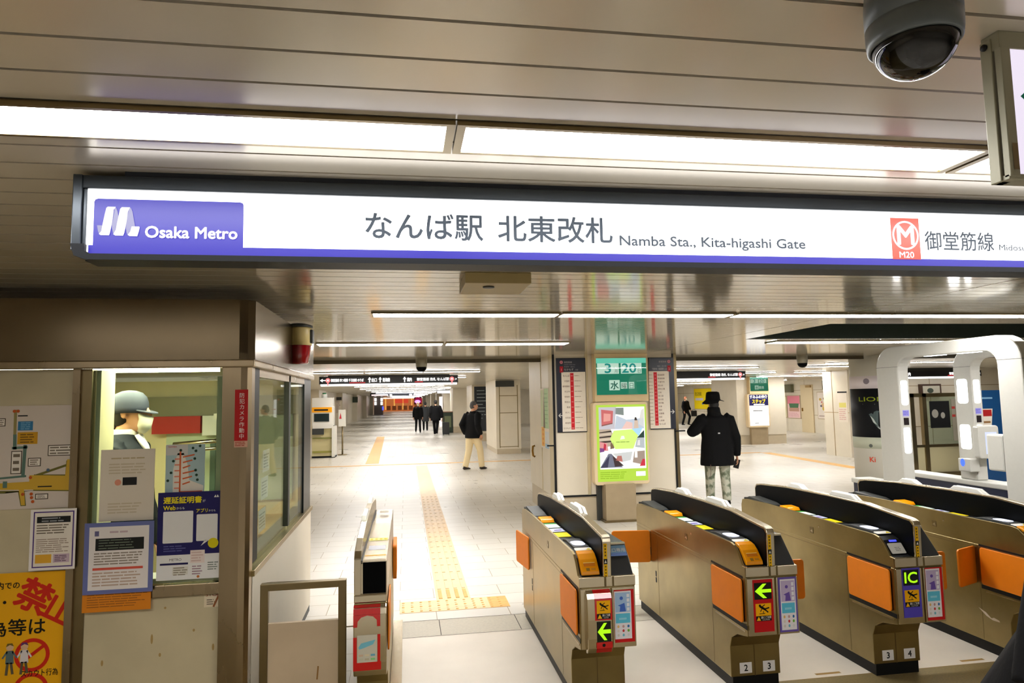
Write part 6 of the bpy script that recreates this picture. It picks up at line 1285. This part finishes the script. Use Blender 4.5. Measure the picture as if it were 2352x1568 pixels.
def cloth_blotch(name, c1, c2, c3):
    m = mat(name, c1, 0.85, spec=0.2); nt = m.node_tree; p = nt.nodes['Principled BSDF']
    tc = nt.nodes.new('ShaderNodeTexCoord'); n = nt.nodes.new('ShaderNodeTexNoise'); n.inputs['Scale'].default_value = 9; n.inputs['Detail'].default_value = 3
    r = nt.nodes.new('ShaderNodeValToRGB'); r.color_ramp.interpolation = 'EASE'
    r.color_ramp.elements[0].color = rgb(c3); r.color_ramp.elements[0].position = 0.38; r.color_ramp.elements[1].color = rgb(c1); r.color_ramp.elements[1].position = 0.52
    e = r.color_ramp.elements.new(0.45); e.color = rgb(c2)
    nt.links.new(tc.outputs['Object'], n.inputs[0]); nt.links.new(n.outputs['Fac'], r.inputs[0]); nt.links.new(r.outputs[0], p.inputs['Base Color'])
    return m
CAMO = cloth_blotch('camo_cloth', (196, 196, 178), (150, 156, 136), (112, 120, 100))
KHAKI = mat('khaki_cloth', (232, 212, 168), 0.85, spec=0.2, bump=0.3, bscale=14)
# man in the bucket hat
t, M, V, hp = figure('person in black bucket hat, black jacket and camouflage trousers beyond the gates', (4.95, 10.2), 0.0, 1.0, 0.015,
    dict(neck=(0, 0, 1.45), head=(-0.01, 0.03, 1.60), sl=(-0.22, 0, 1.36), sr=(0.23, 0, 1.36), el=(-0.40, 0.02, 1.16), wl=(-0.17, 0.27, 1.18), er=(0.33, -0.02, 1.06), wr=(0.375, 0.05, 0.77), hl=(-0.10, 0, 0.88), hr=(0.12, 0, 0.88), kl=(-0.08, 0.10, 0.47), al=(-0.06, 0.16, 0.08), kr=(0.13, 0.0, 0.47), ar=(0.10, -0.10, 0.085)),
    BLK, CAMO, BLK, (16, 15, 15), 0.0, 0.63, 0.285, 0.245, 0.085, 0.098)
b = MB(M); hc = mat('hat_black', (14, 14, 16), 0.9, spec=0.15)
prof = [(0.0, 0.150), (0.07, 0.148), (0.100, 0.135), (0.110, 0.09), (0.116, 0.02), (0.13, 0.008), (0.172, -0.012), (0.173, -0.018), (0.12, 0.0), (0.11, 0.02)]
b.lathe(prof, hc, tuple(V['head'] + Vector((0, -0.005, 0.062))), 32)
o = b.build('bucket_hat', t)
for v in o.data.vertices:      # soft brim, turned down on one side
    p = v.co - Vector((-0.01, 0.025, 1.66)); r = math.hypot(p.x, p.y)
    if r > 0.122: v.co.z += (r - 0.122) * (0.5 * math.sin(3 * math.atan2(p.y, p.x)) * 0.4 + (0.25 if p.x > 0 else -0.55))
b = MB(M); b.loft([((-0.01, 0.0, 1.40), 0.13, 0.10), ((-0.01, 0.005, 1.47), 0.105, 0.10), ((-0.01, 0.02, 1.535), 0.10, 0.105), ((-0.01, 0.02, 1.56), 0.085, 0.09)], BLK, 18, True, True, (1, 0, 0)); b.build('hood', t)
b = MB(M); b.box(-0.03, 0.0, -0.155, -0.14, 1.135, 1.155, P((226, 226, 226))); b.build('jacket_tag', t)
b = MB(M); b.tube([(-0.2, -0.19, 0.66), (-0.205, -0.2, 0.55), (-0.215, -0.2, 0.46)], 0.004, P((120, 90, 80)), 6); b.build('draw_cord', t)
b = MB(M); b.loft([((0.40, 0.07, 0.70), 0.045, 0.014), ((0.36, 0.08, 0.56), 0.05, 0.014)], BLACK, 4, True, False, (1, 0, 0)); o = b.build('pouch'); tag(o, 'black pouch held in the right hand of the person in the bucket hat', 'pouch')
# man in pale trousers
figure('person walking away in black jacket and pale khaki trousers', (1.66, 16.85), -0.85, 0.985, 0.016,
    dict(neck=(0, 0.02, 1.46), head=(0, 0.06, 1.615), el=(-0.27, -0.12, 1.14), wl=(-0.24, -0.02, 0.90), er=(0.27, -0.10, 1.14), wr=(0.26, 0.02, 0.90), kl=(-0.09, -0.06, 0.49), al=(-0.09, -0.20, 0.09), kr=(0.10, 0.16, 0.50), ar=(0.10, 0.22, 0.075)),
    BLK, KHAKI, P((48, 40, 36)), (70, 66, 64), -0.5, 0.80, 0.235, 0.225, 0.08, 0.105)
# corridor walkers
figure('person in dark suit with white mask walking this way in the corridor', (0.66, 37.8), PI, 0.98, 0.02, dict(kl=(-0.1, 0.2, 0.5), al=(-0.12, 0.30, 0.075), kr=(0.1, -0.05, 0.48), ar=(0.12, -0.28, 0.11)), BLK, BLK, BLK, (190, 180, 170), 0.0, 0.72, 0.22, 0.21, 0.07, 0.085, None, True)
figure('person in dark coat close behind the suited walker in the corridor', (1.12, 39.6), 0.0, 0.97, 0.02, dict(kl=(-0.1, 0.12, 0.5), al=(-0.1, 0.15, 0.08)), mat('grey_coat', (34, 36, 38), 0.85), BLK, BLK, (24, 20, 20), 0.0, 0.55, 0.22, 0.20, 0.065)
figure('person in long black hooded jacket with suitcase, walking down the corridor', (1.47, 33.8), 0.0, 1.03, 0.02, dict(kl=(-0.07, 0.1, 0.49), al=(-0.04, 0.1, 0.075), kr=(0.07, -0.05, 0.49), ar=(0.04, -0.12, 0.1), er=(0.30, -0.03, 1.10), wr=(0.31, -0.04, 0.84)), BLK, BLK, P((210, 206, 200)), (18, 16, 16), 0.0, 0.72, 0.25, 0.24, 0.078, 0.085)
t = thing('suitcase', 'dark rolling suitcase pulled by the black-jacketed person in the corridor', 'suitcase', (1.86, 33.7, 0))
b = MB(); b.box(1.80, 2.14, 33.58, 33.80, 0.05, 0.66, mat('case_dark', (30, 34, 36), 0.4)); b.build('shell', t, 0.03)
b = MB(); b.tube([(1.88, 33.76, 0.66), (1.82, 33.72, 0.9), (1.92, 33.72, 0.9), (2.02, 33.76, 0.66)], 0.01, STEEL_D, 6); b.build('handle', t)
for x in (1.84, 2.1):
    b = MB(); b.lathe([(0, -0.012), (0.03, -0.012), (0.03, 0.012), (0, 0.012)], BLACK, (x, 33.62, 0.03), 12, axis='x'); b.build('wheel', t)
# man by the far wall
figure('person in black coat and mask walking past the yellow wall poster', (16.6, 38.0), PI + 0.5, 0.99, 0.02, dict(kl=(-0.09, 0.22, 0.52), al=(-0.08, 0.10, 0.10), kr=(0.1, -0.05, 0.48), ar=(0.1, -0.2, 0.085), el=(-0.28, 0.0, 1.12), wl=(-0.27, 0.14, 0.92)), BLK, BLK, BLK, (170, 96, 60), 0.0, 0.72, 0.24, 0.22, 0.08, 0.09, None, True)
t = thing('briefcase', 'black bag carried by the person at the far wall', 'bag', (16.95, 37.75, 0.5)); b = MB(); b.box(16.82, 17.16, 37.68, 37.78, 0.52, 0.86, BLACK); b.build('body', t, 0.02); b = MB(); b.tube([(16.9, 37.73, 0.86), (16.92, 37.73, 0.93), (17.05, 37.73, 0.93), (17.08, 37.73, 0.86)], 0.012, BLACK, 6); b.build('handle', t)
# person at the lower right corner
figure('person in a black coat standing beside the last gate, mostly cut off', (2.36, 2.0), 0.15, 1.0, 0.014, dict(el=(-0.34, -0.05, 1.09), wl=(-0.50, -0.08, 0.84), sl=(-0.15, 0, 1.37)), BLK, BLK, BLK, (20, 18, 18), 0.0, 0.60, 0.52, 0.20, 0.065)
# booth staff member
UNI = mat('uniform_navy', (16, 20, 30), 0.8, spec=0.3, bump=0.1, bscale=80)
t, M, V, hp = figure('station staff member in navy cap, white mask and dark uniform inside the booth', (-1.61, 4.27), -PI / 2, 1.0, 0.011,
    dict(neck=(0, -0.03, 1.42), head=(0, 0.0, 1.565), sl=(-0.19, -0.03, 1.36), sr=(0.19, -0.03, 1.36)), UNI, UNI, BLK, (26, 22, 20), 0.0, 0.80, 0.21, 0.20, 0.062, 0.085, None, True, 0, 0.06, True, 0.14, 'uniform_jacket')
b = MB(M); cp = mat('cap_navy', (34, 38, 52), 0.7, bump=0.06, bscale=120)
c0 = Vector((0, -0.015, 1.565 + 0.035))
b.lathe([(0.0, 0.104), (0.035, 0.101), (0.066, 0.088), (0.088, 0.062), (0.097, 0.03), (0.099, 0.0), (0.098, -0.03), (0.092, -0.03)], cp, (0, 0, 0), 28)
b.v = [M @ Vector((q.x * 0.98, q.y * 1.10, q.z - 0.10 * (-q.y if q.y < 0 else 0))) + (M.to_3x3() @ c0) for q in [M.inverted() @ p for p in b.v]]
o = b.build('cap', t)
b = MB(M); pk = []
for i in range(13):
    a = PI * i / 12; pk.append((c0.x + 0.088 * math.cos(a), c0.y + 0.075 + 0.085 * math.sin(a)))
vs = []; 
for x, y in pk: vs.append((x, y, c0.z - 0.012 - 0.25 * max(0, y - c0.y - 0.075)))
for x, y in pk: vs.append((x, y, c0.z - 0.018 - 0.25 * max(0, y - c0.y - 0.075)))
b.add(vs, [tuple(range(13)), tuple(reversed(range(13, 26)))] + [(i, (i + 1) % 13, 13 + (i + 1) % 13, 13 + i) for i in range(13)], mat('peak_grey', (70, 72, 84), 0.5)); b.build('cap_peak', t)
b = MB(M); b.loft([((0.0, 0.045, 1.44), 0.055, 0.012), ((0.0, 0.085, 1.37), 0.04, 0.016), ((0.0, 0.115, 1.30), 0.012, 0.01)], P((236, 226, 220)), 10, True, True, (1, 0, 0)); b.lathe([(0.066, 0.0), (0.07, 0.03), (0.062, 0.04)], P((236, 226, 220)), (0, -0.03, 1.435), 16); b.build('shirt_collar', t)
b = MB(M); b.ball((0, -0.085, 1.50), 0.026, 0.022, 0.03, P((236, 226, 190))); b.build('hair_tie', t)
